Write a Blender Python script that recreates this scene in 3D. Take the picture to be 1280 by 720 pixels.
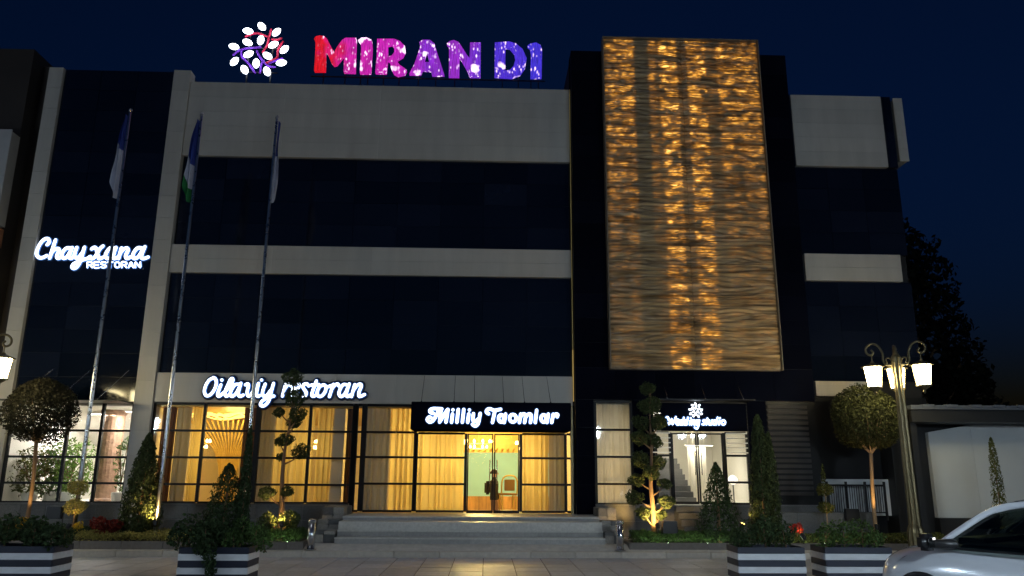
import bpy, bmesh, math, random
import numpy as np
from mathutils import Vector, Matrix
random.seed(7); RNG = np.random.default_rng(11)
R = math.radians
for o in list(bpy.data.objects): bpy.data.objects.remove(o)
scene = bpy.context.scene
COL = scene.collection

# ---------------------------------------------------------------- camera
cam_d = bpy.data.cameras.new('camera'); cam = bpy.data.objects.new('camera', cam_d); COL.objects.link(cam)
cam_d.sensor_width = 36; cam_d.lens = 27.03; cam_d.clip_end = 2000; cam_d.clip_start = 0.05
_p, _r, _y = R(13.731), R(0.3616), R(1.7728)
_f = Vector((math.sin(_y)*math.cos(_p), math.cos(_y)*math.cos(_p), math.sin(_p)))
_rt = Vector((math.cos(_y), -math.sin(_y), 0)); _up = _rt.cross(_f)
_r2 = math.cos(_r)*_rt + math.sin(_r)*_up; _u2 = -math.sin(_r)*_rt + math.cos(_r)*_up
cam.matrix_world = Matrix(((_r2.x, _u2.x, -_f.x, 0), (_r2.y, _u2.y, -_f.y, 0), (_r2.z, _u2.z, -_f.z, 1.75), (0, 0, 0, 1)))
scene.camera = cam

# ---------------------------------------------------------------- world: deep dusk sky, sun just gone behind the viewer
world = bpy.data.worlds.new('World'); scene.world = world; world.use_nodes = True
wn = world.node_tree; wn.nodes.clear()
sky = wn.nodes.new('ShaderNodeTexSky'); sky.sky_type = 'NISHITA'; sky.sun_disc = False
sky.sun_elevation = R(-1.2); sky.sun_rotation = R(200); sky.air_density = 1.0; sky.dust_density = 0.3; sky.ozone_density = 6.0
tint = wn.nodes.new('ShaderNodeMix'); tint.data_type = 'RGBA'; tint.blend_type = 'MULTIPLY'; tint.inputs[0].default_value = 1
tint.inputs[7].default_value = (0.5, 1.4, 0.95, 1)
bg = wn.nodes.new('ShaderNodeBackground'); bg.inputs[1].default_value = 0.10
wo = wn.nodes.new('ShaderNodeOutputWorld')
wn.links.new(sky.outputs[0], tint.inputs[6]); wn.links.new(tint.outputs[2], bg.inputs[0]); wn.links.new(bg.outputs[0], wo.inputs[0])

# ---------------------------------------------------------------- very weak broad light from the lit town behind the viewer
sl = bpy.data.lights.new('sun', 'SUN'); so = bpy.data.objects.new('sun', sl); COL.objects.link(so)
sl.energy = 0.11; sl.angle = R(14); sl.color = (0.95, 0.96, 1.0)
so.rotation_euler = Vector((0.14, 0.42, -0.90)).to_track_quat('-Z', 'Y').to_euler(); so.location = (0, -10, 20)

vs = scene.view_settings; vs.view_transform = 'Standard'; vs.look = 'None'; vs.exposure = 0; vs.gamma = 1; vs.use_curve_mapping = False
scene.render.resolution_x = 1024; scene.render.resolution_y = 576

# ---------------------------------------------------------------- materials
MATS = {}
def _n(nt, t, **kw):
    n = nt.nodes.new(t)
    for k, v in kw.items(): setattr(n, k, v)
    return n
def mat(name, col, rough=0.6, metal=0.0, var=0.12, scale=3.0, bump=0.0, bscale=40.0, rnd=0.0, island=0.0, spec=0.5, coat=0.0, trans=0.0, stretch=None):
    """principled surface; colour varies with world-space noise, per piece (rnd) and per leaf (island)"""
    m = bpy.data.materials.new(name); m.use_nodes = True; nt = m.node_tree
    b = nt.nodes['Principled BSDF']; L = nt.links.new
    b.inputs['Roughness'].default_value = rough; b.inputs['Metallic'].default_value = metal
    b.inputs['Specular IOR Level'].default_value = spec; b.inputs['Coat Weight'].default_value = coat
    geo = _n(nt, 'ShaderNodeNewGeometry')
    vec = geo.outputs['Position']
    if stretch:
        mp = _n(nt, 'ShaderNodeMapping'); mp.inputs['Scale'].default_value = stretch; L(vec, mp.inputs[0]); vec = mp.outputs[0]
    no = _n(nt, 'ShaderNodeTexNoise'); no.inputs['Scale'].default_value = scale; no.inputs['Detail'].default_value = 6; no.inputs['Roughness'].default_value = 0.65
    L(vec, no.inputs['Vector'])
    mr = _n(nt, 'ShaderNodeMapRange'); mr.inputs[1].default_value = 0.25; mr.inputs[2].default_value = 0.75
    mr.inputs[3].default_value = 1-var; mr.inputs[4].default_value = 1+var; L(no.outputs[0], mr.inputs[0])
    fac = mr.outputs[0]
    def mulr(src, amt, fac):
        r = _n(nt, 'ShaderNodeMapRange'); r.inputs[3].default_value = 1-amt; r.inputs[4].default_value = 1+amt; L(src, r.inputs[0])
        mm = _n(nt, 'ShaderNodeMath', operation='MULTIPLY'); L(fac, mm.inputs[0]); L(r.outputs[0], mm.inputs[1]); return mm.outputs[0]
    if rnd:
        oi = _n(nt, 'ShaderNodeObjectInfo'); fac = mulr(oi.outputs['Random'], rnd, fac)
    if island: fac = mulr(geo.outputs['Random Per Island'], island, fac)
    hs = _n(nt, 'ShaderNodeMix', data_type='RGBA', blend_type='MULTIPLY'); hs.inputs[0].default_value = 1; hs.inputs[6].default_value = (*col, 1)
    cc = _n(nt, 'ShaderNodeCombineColor'); [L(fac, cc.inputs[i]) for i in range(3)]
    L(cc.outputs[0], hs.inputs[7]); L(hs.outputs[2], b.inputs['Base Color'])
    if bump:
        n2 = _n(nt, 'ShaderNodeTexNoise'); n2.inputs['Scale'].default_value = bscale; n2.inputs['Detail'].default_value = 4; L(vec, n2.inputs['Vector'])
        bp = _n(nt, 'ShaderNodeBump'); bp.inputs['Strength'].default_value = bump; bp.inputs['Distance'].default_value = 0.02
        L(n2.outputs[0], bp.inputs['Height']); L(bp.outputs[0], b.inputs['Normal'])
    rr = _n(nt, 'ShaderNodeMapRange'); rr.inputs[3].default_value = max(0.02, rough*0.8); rr.inputs[4].default_value = min(1, rough*1.2)
    L(no.outputs[0], rr.inputs[0]); L(rr.outputs[0], b.inputs['Roughness'])
    if trans:
        out = nt.nodes['Material Output']; tr = _n(nt, 'ShaderNodeBsdfTranslucent'); L(hs.outputs[2], tr.inputs[0])
        mx = _n(nt, 'ShaderNodeMixShader'); mx.inputs[0].default_value = trans
        L(b.outputs[0], mx.inputs[1]); L(tr.outputs[0], mx.inputs[2]); L(mx.outputs[0], out.inputs[0])
    MATS[name] = m; return m
def emit(name, col, s):
    m = bpy.data.materials.new(name); m.use_nodes = True; nt = m.node_tree
    b = nt.nodes['Principled BSDF']; b.inputs['Base Color'].default_value = (*[min(.8, c) for c in col], 1)
    b.inputs['Emission Color'].default_value = (*col, 1); b.inputs['Emission Strength'].default_value = s
    MATS[name] = m; return m
def glass(name, tint=(1, 1, 1), refl=0.5):
    m = bpy.data.materials.new(name); m.use_nodes = True; nt = m.node_tree; nt.nodes.remove(nt.nodes['Principled BSDF'])
    t = _n(nt, 'ShaderNodeBsdfTransparent'); t.inputs[0].default_value = (*tint, 1)
    g = _n(nt, 'ShaderNodeBsdfGlossy'); g.inputs['Roughness'].default_value = 0.03
    fr = _n(nt, 'ShaderNodeFresnel'); fr.inputs[0].default_value = 1.5
    k = _n(nt, 'ShaderNodeMath', operation='MULTIPLY'); k.inputs[1].default_value = 1.7 * refl / 0.5; nt.links.new(fr.outputs[0], k.inputs[0])
    mx = _n(nt, 'ShaderNodeMixShader'); nt.links.new(k.outputs[0], mx.inputs[0]); nt.links.new(t.outputs[0], mx.inputs[1]); nt.links.new(g.outputs[0], mx.inputs[2])
    nt.links.new(mx.outputs[0], nt.nodes['Material Output'].inputs[0]); MATS[name] = m; return m

mat('white_panel', (.49, .465, .415), .45, var=.11, scale=1.1, rnd=.05, stretch=(2.2, 1, .35))
mat('joint', (.30, .29, .27), .8)
mat('dark_glass', (.006, .008, .016), .10, var=.3, scale=.5, rnd=.4, spec=.55)
mat('dark_panel', (.004, .005, .011), .12, var=.2, scale=.8, rnd=.25, spec=.0)
mat('dark_frame', (.010, .010, .011), .45, spec=.25)
mat('dark_core', (.012, .012, .014), .8)
mat('granite', (.11, .11, .11), .42, var=.35, scale=35, rnd=.16)
mat('granite_pale', (.30, .28, .25), .45, var=.3, scale=30, rnd=.12)
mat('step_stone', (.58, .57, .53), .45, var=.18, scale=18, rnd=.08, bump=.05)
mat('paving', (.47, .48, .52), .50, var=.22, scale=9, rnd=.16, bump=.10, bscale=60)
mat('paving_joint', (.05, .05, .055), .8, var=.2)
mat('step_stone_shaded', (.40, .39, .37), .5, var=.2, scale=14, rnd=.12)  # step stone darkened, the risers' weaker light put into the colour
mat('pavement', (.58, .55, .50), .5, var=.2, scale=6, rnd=.08, bump=.1)
mat('kerb', (.56, .50, .42), .6, var=.15, scale=12, rnd=.1, bump=.15)
mat('bed_kerb', (.17, .15, .13), .6, var=.2, scale=12, rnd=.1, bump=.1)
mat('soil', (.03, .022, .016), .95, var=.4, scale=20, bump=.6)
mat('steel', (.55, .56, .58), .22, 1.0, var=.1, scale=10)
mat('pole_metal', (.52, .53, .55), .28, 1.0, var=.12, scale=4)
mat('bronze', (.17, .135, .07), .38, .75, var=.25, scale=12, bump=.1)
mat('slat_white', (.78, .79, .80), .5, var=.12, scale=14, rnd=.06, stretch=(.3, 1, 1))
mat('slat_dark', (.022, .026, .045), .5, var=.25, scale=14, rnd=.15, stretch=(.3, 1, 1))
mat('louvre_dark', (.055, .050, .048), .6, var=.2, spec=.2)
mat('wood_dark', (.020, .017, .016), .6, var=.3, scale=8, rnd=.2, spec=.2, stretch=(.15, 1, 1))
mat('bark', (.20, .125, .07), .85, var=.35, scale=14, bump=.6, bscale=30, stretch=(1, 1, .25))
mat('bark_pale', (.34, .23, .14), .8, var=.3, scale=14, bump=.4, bscale=30, stretch=(1, 1, .25))
for nm, c in dict(leaf_dark=(.048, .080, .032), leaf_green=(.080, .14, .040), leaf_olive=(.10, .11, .03), leaf_yellow=(.36, .33, .10), leaf_brown=(.030, .028, .016), leaf_shade=(.050, .055, .020), leaf_conifer=(.070, .095, .036),
                  leaf_lime=(.14, .24, .05), leaf_red=(.20, .03, .02), leaf_gold=(.42, .27, .02), leaf_far=(.006, .009, .005)).items():
    mat(nm, c, .75, var=.25, scale=4, island=.45, trans=.25, spec=.2)
mat('petal_red', (.55, .05, .03), .5, island=.3, trans=.3)
mat('petal_yellow', (.65, .45, .03), .5, island=.3, trans=.3)
mat('interior_cream', (.72, .63, .46), .8, var=.05)
mat('interior_white', (.74, .72, .66), .7, var=.04)
mat('interior_blue', (.30, .62, .86), .6, var=.06)
mat('interior_gold', (.62, .42, .12), .4, .3, var=.2, scale=6)
mat('interior_wood', (.40, .22, .08), .45, var=.4, scale=7, rnd=.2, stretch=(1, 1, .2))
mat('interior_floor', (.30, .22, .13), .3, var=.1)
mat('curtain_sheer', (.80, .68, .34), .9, var=.02, scale=1, trans=.55)
mat('curtain_white', (.78, .74, .64), .9, var=.02, scale=1, trans=.5)
mat('curtain_unlit', (.62, .58, .46), .9, var=.02, scale=1, trans=.10)  # curtain away from the lamps, its dimness put into colour and opacity
mat('curtain_brown', (.14, .07, .04), .85, var=.15, scale=3, trans=.15)
mat('column_brown', (.23, .135, .085), .5, var=.45, scale=9, bump=.8, bscale=12)
mat('stair_stone', (.13, .13, .13), .5, rnd=.15)
mat('chair_gold', (.65, .48, .14), .35, .4)
mat('chair_pad', (.30, .17, .06), .8)
mat('cloth_dark', (.035, .028, .025), .85)
mat('cloth_tan', (.38, .24, .17), .85)
mat('skin', (.48, .30, .21), .6)
mat('hair', (.02, .014, .01), .6)
mat('annex_white', (.60, .63, .64), .65, var=.06, scale=.9)
mat('annex_roof', (.17, .19, .23), .4, .4, var=.2, scale=4)
mat('annex_dark', (.014, .015, .017), .6)
mat('neighbour_dark', (.035, .028, .024), .7, var=.25, scale=1.2, rnd=.2)
mat('neighbour_white', (.42, .42, .42), .6, var=.08, rnd=.06)
mat('neighbour_brown', (.22, .10, .05), .7, rnd=.1)
mat('car_paint', (.76, .79, .84), .16, .1, var=.02, coat=1.0)
mat('car_glass', (.004, .005, .005), .04, spec=.6)
mat('car_black', (.012, .012, .013), .35)
mat('rubber', (.015, .015, .015), .8)
mat('plate_navy', (.015, .028, .085), .35, var=.1)
mat('flag_white', (.60, .62, .72), .8, trans=.2, var=.05)
mat('flag_blue', (.03, .06, .32), .8, trans=.2, var=.08)
mat('flag_green', (.02, .22, .06), .8, trans=.2, var=.08)
mat('wave_side', (.20, .16, .11), .6)
emit('letter_white', (.82, .91, 1.0), 3.0)
emit('letter_warm', (.86, .92, 1.0), 3.0)
emit('letter_edge', (.10, .26, .70), .30)  # dim blue emission standing for the halo around lit letters
emit('petal_white', (.80, .86, 1.0), 6.0)
emit('branch_red', (.95, .03, .10), .22)
emit('branch_violet', (.26, .05, .80), .20)
emit('lantern_glass', (1.0, .84, .46), 48.0)
emit('lantern_cool', (.70, .86, 1.0), 230.0)
emit('bulb_warm', (1.0, .74, .30), 14.0)
emit('cove_gold', (1.0, .62, .13), 3.0)
emit('panel_white', (1.0, .95, .82), 7.0)
emit('strip_gold', (1.0, .62, .18), .25)
emit('strip_gold_dim', (1.0, .62, .22), .015)
emit('strip_cool', (.80, 1.0, .70), 16.0)
emit('strip_white', (1.0, .95, .85), 1.2)
emit('spot_lens', (1.0, .62, .18), 6.0)
glass('car_window', (.30, .36, .32), .5); glass('clear_glass'); glass('door_glass', (1, 1, 1), .35)

def roof_letter_mat():
    m = bpy.data.materials.new('roof_letter'); m.use_nodes = True; nt = m.node_tree; L = nt.links.new; b = nt.nodes['Principled BSDF']
    geo = _n(nt, 'ShaderNodeNewGeometry'); sx = _n(nt, 'ShaderNodeSeparateXYZ'); L(geo.outputs['Position'], sx.inputs[0])
    mp = _n(nt, 'ShaderNodeMapping'); mp.inputs['Scale'].default_value = (1, 1, .45); L(geo.outputs['Position'], mp.inputs[0])
    n1 = _n(nt, 'ShaderNodeTexNoise'); n1.inputs['Scale'].default_value = 1.6; n1.inputs['Detail'].default_value = 2; L(geo.outputs['Position'], n1.inputs['Vector'])
    a = _n(nt, 'ShaderNodeMath', operation='MULTIPLY_ADD'); a.inputs[1].default_value = 1.5; L(n1.outputs[0], a.inputs[0]); L(sx.outputs[0], a.inputs[2])
    mr = _n(nt, 'ShaderNodeMapRange'); mr.inputs[1].default_value = -4.75; mr.inputs[2].default_value = 2.1; L(a.outputs[0], mr.inputs[0])
    cr = _n(nt, 'ShaderNodeValToRGB'); e = cr.color_ramp.elements
    e[0].position = 0; e[0].color = (.95, .004, .006, 1); e[1].position = 1; e[1].color = (.07, .04, .85, 1)
    for p, c in ((.075, (.93, .006, .03, 1)), (.14, (.80, .02, .45, 1)), (.36, (.75, .02, .62, 1)), (.52, (.30, .03, .75, 1)), (.66, (.42, .03, .72, 1)), (.80, (.11, .035, .85, 1))):
        x = e.new(p); x.color = c
    L(mr.outputs[0], cr.inputs[0])
    # individual bright diodes
    v = _n(nt, 'ShaderNodeTexVoronoi'); v.inputs['Scale'].default_value = 13; L(mp.outputs[0], v.inputs['Vector'])
    lt = _n(nt, 'ShaderNodeMapRange'); lt.inputs[1].default_value = .16; lt.inputs[2].default_value = .42; lt.inputs[3].default_value = 1; lt.inputs[4].default_value = 0; L(v.outputs['Distance'], lt.inputs[0])
    n2 = _n(nt, 'ShaderNodeTexNoise'); n2.inputs['Scale'].default_value = 3.4; n2.inputs['Detail'].default_value = 3; L(geo.outputs['Position'], n2.inputs['Vector'])
    th = _n(nt, 'ShaderNodeMapRange'); th.inputs[1].default_value = .49; th.inputs[2].default_value = .60; L(n2.outputs[0], th.inputs[0])
    mu = _n(nt, 'ShaderNodeMath', operation='MULTIPLY'); L(lt.outputs[0], mu.inputs[0]); L(th.outputs[0], mu.inputs[1])
    n3 = _n(nt, 'ShaderNodeTexNoise'); n3.inputs['Scale'].default_value = 2.1; n3.inputs['Detail'].default_value = 2; L(geo.outputs['Position'], n3.inputs['Vector'])
    t3 = _n(nt, 'ShaderNodeMapRange'); t3.inputs[1].default_value = .60; t3.inputs[2].default_value = .66; L(n3.outputs[0], t3.inputs[0])
    mxm = _n(nt, 'ShaderNodeMath', operation='MAXIMUM'); L(mu.outputs[0], mxm.inputs[0]); L(t3.outputs[0], mxm.inputs[1])
    # red block at the foot of the first letter has no white diodes
    ok = _n(nt, 'ShaderNodeMapRange'); ok.inputs[1].default_value = .05; ok.inputs[2].default_value = .12; L(mr.outputs[0], ok.inputs[0])
    m4 = _n(nt, 'ShaderNodeMath', operation='MULTIPLY'); L(mxm.outputs[0], m4.inputs[0]); L(ok.outputs[0], m4.inputs[1])
    mx = _n(nt, 'ShaderNodeMix', data_type='RGBA'); L(m4.outputs[0], mx.inputs[0]); L(cr.outputs[0], mx.inputs[6]); mx.inputs[7].default_value = (2.4, 1.7, 2.4, 1)
    wv = _n(nt, 'ShaderNodeTexNoise'); wv.inputs['Scale'].default_value = 30; mp2 = _n(nt, 'ShaderNodeMapping'); mp2.inputs['Scale'].default_value = (1, 1, .1)
    L(geo.outputs['Position'], mp2.inputs[0]); L(mp2.outputs[0], wv.inputs['Vector'])
    st = _n(nt, 'ShaderNodeMapRange'); st.inputs[1].default_value = .3; st.inputs[2].default_value = .7; st.inputs[3].default_value = .45; st.inputs[4].default_value = 1.0; L(wv.outputs[0], st.inputs[0])
    b.inputs['Base Color'].default_value = (.05, .05, .06, 1)
    L(mx.outputs[2], b.inputs['Emission Color']); L(st.outputs[0], b.inputs['Emission Strength']); MATS['roof_letter'] = m
roof_letter_mat()

def wave_mat():
    """carved translucent stone panels with amber lamps behind them"""
    m = bpy.data.materials.new('wave_stone'); m.use_nodes = True; nt = m.node_tree; L = nt.links.new; b = nt.nodes['Principled BSDF']
    uv = _n(nt, 'ShaderNodeUVMap'); sp = _n(nt, 'ShaderNodeSeparateXYZ'); L(uv.outputs[0], sp.inputs[0])
    def noise(scale, sx, sy, det=4):
        mp = _n(nt, 'ShaderNodeMapping'); mp.inputs['Scale'].default_value = (sx, sy, 1); L(uv.outputs[0], mp.inputs[0])
        n = _n(nt, 'ShaderNodeTexNoise'); n.inputs['Scale'].default_value = scale; n.inputs['Detail'].default_value = det; L(mp.outputs[0], n.inputs['Vector']); return n.outputs[0]
    def rng(src, a, b_, c=0., d=1.):
        r = _n(nt, 'ShaderNodeMapRange'); r.inputs[1].default_value = a; r.inputs[2].default_value = b_; r.inputs[3].default_value = c; r.inputs[4].default_value = d; L(src, r.inputs[0]); return r.outputs[0]
    def mul(a, b_, op='MULTIPLY'):
        x = _n(nt, 'ShaderNodeMath', operation=op)
        for i, s in enumerate((a, b_)):
            if isinstance(s, float): x.inputs[i].default_value = s
            else: L(s, x.inputs[i])
        return x.outputs[0]
    # lamp columns behind the stone (u along the panel width)
    cr = _n(nt, 'ShaderNodeValToRGB'); cr.color_ramp.interpolation = 'LINEAR'; e = cr.color_ramp.elements
    e[0].position = 0; e[0].color = (.0, .0, .0, 1); e[1].position = 1; e[1].color = (.0, 0, 0, 1)
    for p, c in ((.02, .75), (.185, .85), (.20, .0), (.28, .0), (.29, .38), (.33, .42), (.345, .12), (.36, 1), (.465, 1), (.475, .12), (.53, .12), (.54, 1), (.645, 1), (.66, .2), (.72, .2), (.73, .62), (.83, .7), (.85, .5), (.87, .75), (.98, .8)):
        x = e.new(p); x.color = (c, c, c, 1)
    ju = mul(sp.outputs[0], mul(mul(noise(6, 1, 60), .5, 'SUBTRACT'), .05), 'ADD'); L(ju, cr.inputs[0])
    # lower down the outer columns thin out
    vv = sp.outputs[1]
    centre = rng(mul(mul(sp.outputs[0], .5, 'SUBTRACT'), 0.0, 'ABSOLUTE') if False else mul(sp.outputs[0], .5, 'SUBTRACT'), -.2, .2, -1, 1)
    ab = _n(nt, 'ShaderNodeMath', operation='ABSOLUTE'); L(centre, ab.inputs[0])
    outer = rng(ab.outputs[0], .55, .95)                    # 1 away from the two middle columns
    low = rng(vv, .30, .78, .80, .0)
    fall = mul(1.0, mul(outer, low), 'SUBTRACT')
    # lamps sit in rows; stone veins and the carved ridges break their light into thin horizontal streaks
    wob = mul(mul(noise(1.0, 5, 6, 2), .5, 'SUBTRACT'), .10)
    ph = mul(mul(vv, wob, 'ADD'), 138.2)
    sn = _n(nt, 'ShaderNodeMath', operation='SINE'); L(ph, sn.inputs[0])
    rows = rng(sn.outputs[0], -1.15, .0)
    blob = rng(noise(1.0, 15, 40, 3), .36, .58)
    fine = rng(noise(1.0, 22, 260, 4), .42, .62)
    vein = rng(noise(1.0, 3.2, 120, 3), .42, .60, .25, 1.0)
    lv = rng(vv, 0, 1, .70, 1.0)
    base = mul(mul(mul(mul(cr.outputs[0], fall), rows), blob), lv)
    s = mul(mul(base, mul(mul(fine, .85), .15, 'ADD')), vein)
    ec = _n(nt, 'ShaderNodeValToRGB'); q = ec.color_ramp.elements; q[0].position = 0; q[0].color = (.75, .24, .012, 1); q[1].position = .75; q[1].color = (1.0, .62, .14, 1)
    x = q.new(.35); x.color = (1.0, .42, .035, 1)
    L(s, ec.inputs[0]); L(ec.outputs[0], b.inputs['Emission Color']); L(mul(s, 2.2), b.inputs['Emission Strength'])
    bc = _n(nt, 'ShaderNodeValToRGB'); q = bc.color_ramp.elements; q[0].position = .34; q[0].color = (.12, .07, .028, 1); q[1].position = .66; q[1].color = (.52, .37, .19, 1)
    L(noise(1.0, 3.2, 120, 3), bc.inputs[0]); L(bc.outputs[0], b.inputs['Base Color']); b.inputs['Roughness'].default_value = .42
    MATS['wave_stone'] = m
wave_mat()

# ---------------------------------------------------------------- mesh helpers
class MB:
    def __init__(s): s.v = []; s.f = []; s.uv = None
    def add(s, vs, fs):
        k = len(s.v); s.v.extend(vs); s.f.extend([tuple(i+k for i in f) for f in fs]); return s
    def box(s, x0, x1, y0, y1, z0, z1):
        return s.add([(x0,y0,z0),(x1,y0,z0),(x1,y1,z0),(x0,y1,z0),(x0,y0,z1),(x1,y0,z1),(x1,y1,z1),(x0,y1,z1)],
                     [(0,3,2,1),(4,5,6,7),(0,1,5,4),(1,2,6,5),(2,3,7,6),(3,0,4,7)])
    def tube(s, pts, rad, n=8, flat=None, cap=True):
        """tapered tube through pts; flat=(axis, factor) squashes it along one world axis"""
        pts = [Vector(p) for p in pts]; m = len(pts)
        rad = [rad]*m if isinstance(rad, (int, float)) else rad
        rows = []; prev = None
        for i, p in enumerate(pts):
            t = (pts[min(i+1, m-1)] - pts[max(i-1, 0)])
            t = t.normalized() if t.length > 1e-9 else Vector((0, 0, 1))
            if prev is None:
                a = Vector((0, 1, 0)) if abs(t.y) < .9 else Vector((1, 0, 0))
            else: a = prev
            u = (a - t*a.dot(t)); u = u.normalized() if u.length > 1e-6 else t.orthogonal().normalized()
            prev = u; w = t.cross(u); rows.append((p, u, w, rad[i], t))
        vs = []; fs = []
        for p, u, w, r, t in rows:
            for k in range(n):
                a = 2*math.pi*k/n; d = (u*math.cos(a) + w*math.sin(a))*r
                if flat: d[flat[0]] *= flat[1]
                vs.append(tuple(p+d))
        for i in range(m-1):
            for k in range(n): fs.append((i*n+k, i*n+(k+1) % n, (i+1)*n+(k+1) % n, (i+1)*n+k))
        if cap:
            for end, row, sg in ((0, rows[0], -1), (m-1, rows[-1], 1)):
                p, u, w, r, t = row; b0 = len(vs)
                for k in range(n):
                    a = 2*math.pi*k/n; d = (u*math.cos(a) + w*math.sin(a))*r*.7
                    if flat: d[flat[0]] *= flat[1]
                    vs.append(tuple(p+d+t*sg*r*.7))
                vs.append(tuple(p+t*sg*r)); c = len(vs)-1
                for k in range(n):
                    q = (end*n+k, end*n+(k+1) % n, b0+(k+1) % n, b0+k); fs.append(q if sg > 0 else q[::-1])
                    q = (b0+k, b0+(k+1) % n, c); fs.append(q if sg > 0 else q[::-1])
        return s.add(vs, fs)
    def lathe(s, prof, c=(0, 0, 0), n=16, flute=0.0):
        vs = []; fs = []; m = len(prof)
        for r, z in prof:
            for k in range(n):
                a = 2*math.pi*k/n; rr = r*(1-flute*(k % 2)); vs.append((c[0]+rr*math.cos(a), c[1]+rr*math.sin(a), c[2]+z))
        for i in range(m-1):
            for k in range(n): fs.append((i*n+k, i*n+(k+1) % n, (i+1)*n+(k+1) % n, (i+1)*n+k))
        fs.append(tuple(range(n))[::-1]); fs.append(tuple((m-1)*n+k for k in range(n)))
        return s.add(vs, fs)
    def grid(s, fn, nu, nv):
        vs = [fn(i/nu, j/nv) for j in range(nv+1) for i in range(nu+1)]
        return s.add(vs, [(j*(nu+1)+i, j*(nu+1)+i+1, (j+1)*(nu+1)+i+1, (j+1)*(nu+1)+i) for j in range(nv) for i in range(nu)])
    def mesh(s, name, m, smooth=False, bevel=0):
        me = bpy.data.meshes.new(name); me.from_pydata([tuple(p) for p in s.v], [], s.f)
        if bevel:
            b = bmesh.new(); b.from_mesh(me)
            bmesh.ops.bevel(b, geom=[e for e in b.edges if e.calc_face_angle(0) > .5], offset=bevel, segments=2, affect='EDGES', clamp_overlap=True)
            b.to_mesh(me); b.free()
        if m: me.materials.append(MATS[m])
        if smooth: me.polygons.foreach_set('use_smooth', [True]*len(me.polygons))
        me.update(); return me
    def build(s, name, m, parent=None, smooth=False, bevel=0, loc=None):
        o = bpy.data.objects.new(name, s.mesh(name, m, smooth, bevel)); COL.objects.link(o)
        if parent is not None: o.parent = parent
        if loc: o.location = loc
        return o
def tag(o, label=None, cat=None, group=None, kind=None):
    for k, v in (('label', label), ('category', cat), ('group', group), ('kind', kind)):
        if v: o[k] = v
    return o
def thing(name, label, cat, loc=(0, 0, 0), rz=0, group=None):
    o = bpy.data.objects.new(name, None); COL.objects.link(o); o.location = loc; o.rotation_euler = (0, 0, rz); o.empty_display_size = .2
    return tag(o, label, cat, group)
def box(name, m, parent, x0, x1, y0, y1, z0, z1, bevel=0):
    return MB().box(x0, x1, y0, y1, z0, z1).build(name, m, parent, bevel=bevel)
_pc = {}
def piece(name, m, parent, x0, x1, y0, y1, z0, z1, bevel=.004):
    """a box piece whose mesh is shared between pieces of one size"""
    key = (name, m, round(x1-x0, 4), round(y1-y0, 4), round(z1-z0, 4), bevel)
    if key not in _pc: _pc[key] = MB().box(0, x1-x0, 0, y1-y0, 0, z1-z0).mesh(name, m, bevel=bevel)
    o = bpy.data.objects.new(name, _pc[key]); COL.objects.link(o); o.parent = parent; o.location = (x0, y0, z0); return o
def panels(name, m, parent, x0, x1, z0, z1, nx, nz, y, d=.04, gap=.008, bevel=.003):
    w = (x1-x0)/nx; h = (z1-z0)/nz
    for i in range(nx):
        for j in range(nz): piece(name, m, parent, x0+i*w+gap/2, x0+(i+1)*w-gap/2, y, y+d, z0+j*h+gap/2, z0+(j+1)*h-gap/2, bevel)
def copy_tree(o, parent=None):
    c = o.copy(); COL.objects.link(c); c.parent = parent
    for ch in list(o.children): copy_tree(ch, c)
    return c
def smooth_path(pts, k=5):
    P = [Vector(p) for p in pts]
    if len(P) < 3: return P
    out = []
    for i in range(len(P)-1):
        a = P[max(i-1, 0)]; b = P[i]; c = P[i+1]; d = P[min(i+2, len(P)-1)]
        for j in range(k):
            t = j/k; out.append(.5*((2*b)+(c-a)*t+(2*a-5*b+4*c-d)*t*t+(3*b-a-3*c+d)*t**3))
    out.append(P[-1]); return out

# ---------------------------------------------------------------- foliage
def leaf_obj(name, pts, nrm, size, m, parent, aspect=.55, spread=.9, up=0.0):
    """many single leaves (folded quads) at pts facing roughly along nrm"""
    n = len(pts); pts = np.asarray(pts, float); nrm = np.asarray(nrm, float)
    N = nrm + RNG.normal(0, spread, (n, 3)); N /= np.linalg.norm(N, axis=1)[:, None]+1e-9
    A = RNG.normal(0, 1, (n, 3)); A[:, 2] += up*3
    A -= N*np.sum(A*N, axis=1)[:, None]; A /= np.linalg.norm(A, axis=1)[:, None]+1e-9
    B = np.cross(N, A); sz = size*RNG.uniform(.6, 1.35, n)[:, None]
    v = np.empty((n, 4, 3)); v[:, 0] = pts-A*sz*.5; v[:, 2] = pts+A*sz*.5
    fold = N*sz*.10
    v[:, 1] = pts+B*sz*aspect*.5+fold; v[:, 3] = pts-B*sz*aspect*.5+fold
    me = bpy.data.meshes.new(name); me.vertices.add(n*4); me.vertices.foreach_set('co', v.reshape(-1))
    me.loops.add(n*4); me.loops.foreach_set('vertex_index', np.arange(n*4, dtype=np.int32))
    me.polygons.add(n); me.polygons.foreach_set('loop_start', np.arange(0, n*4, 4, dtype=np.int32))
    me.update(calc_edges=True); me.materials.append(MATS[m])
    o = bpy.data.objects.new(name, me); COL.objects.link(o)
    if parent is not None: o.parent = parent
    return o
def rdirs(n):
    d = RNG.normal(0, 1, (n, 3)); return d/np.linalg.norm(d, axis=1)[:, None]
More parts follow.
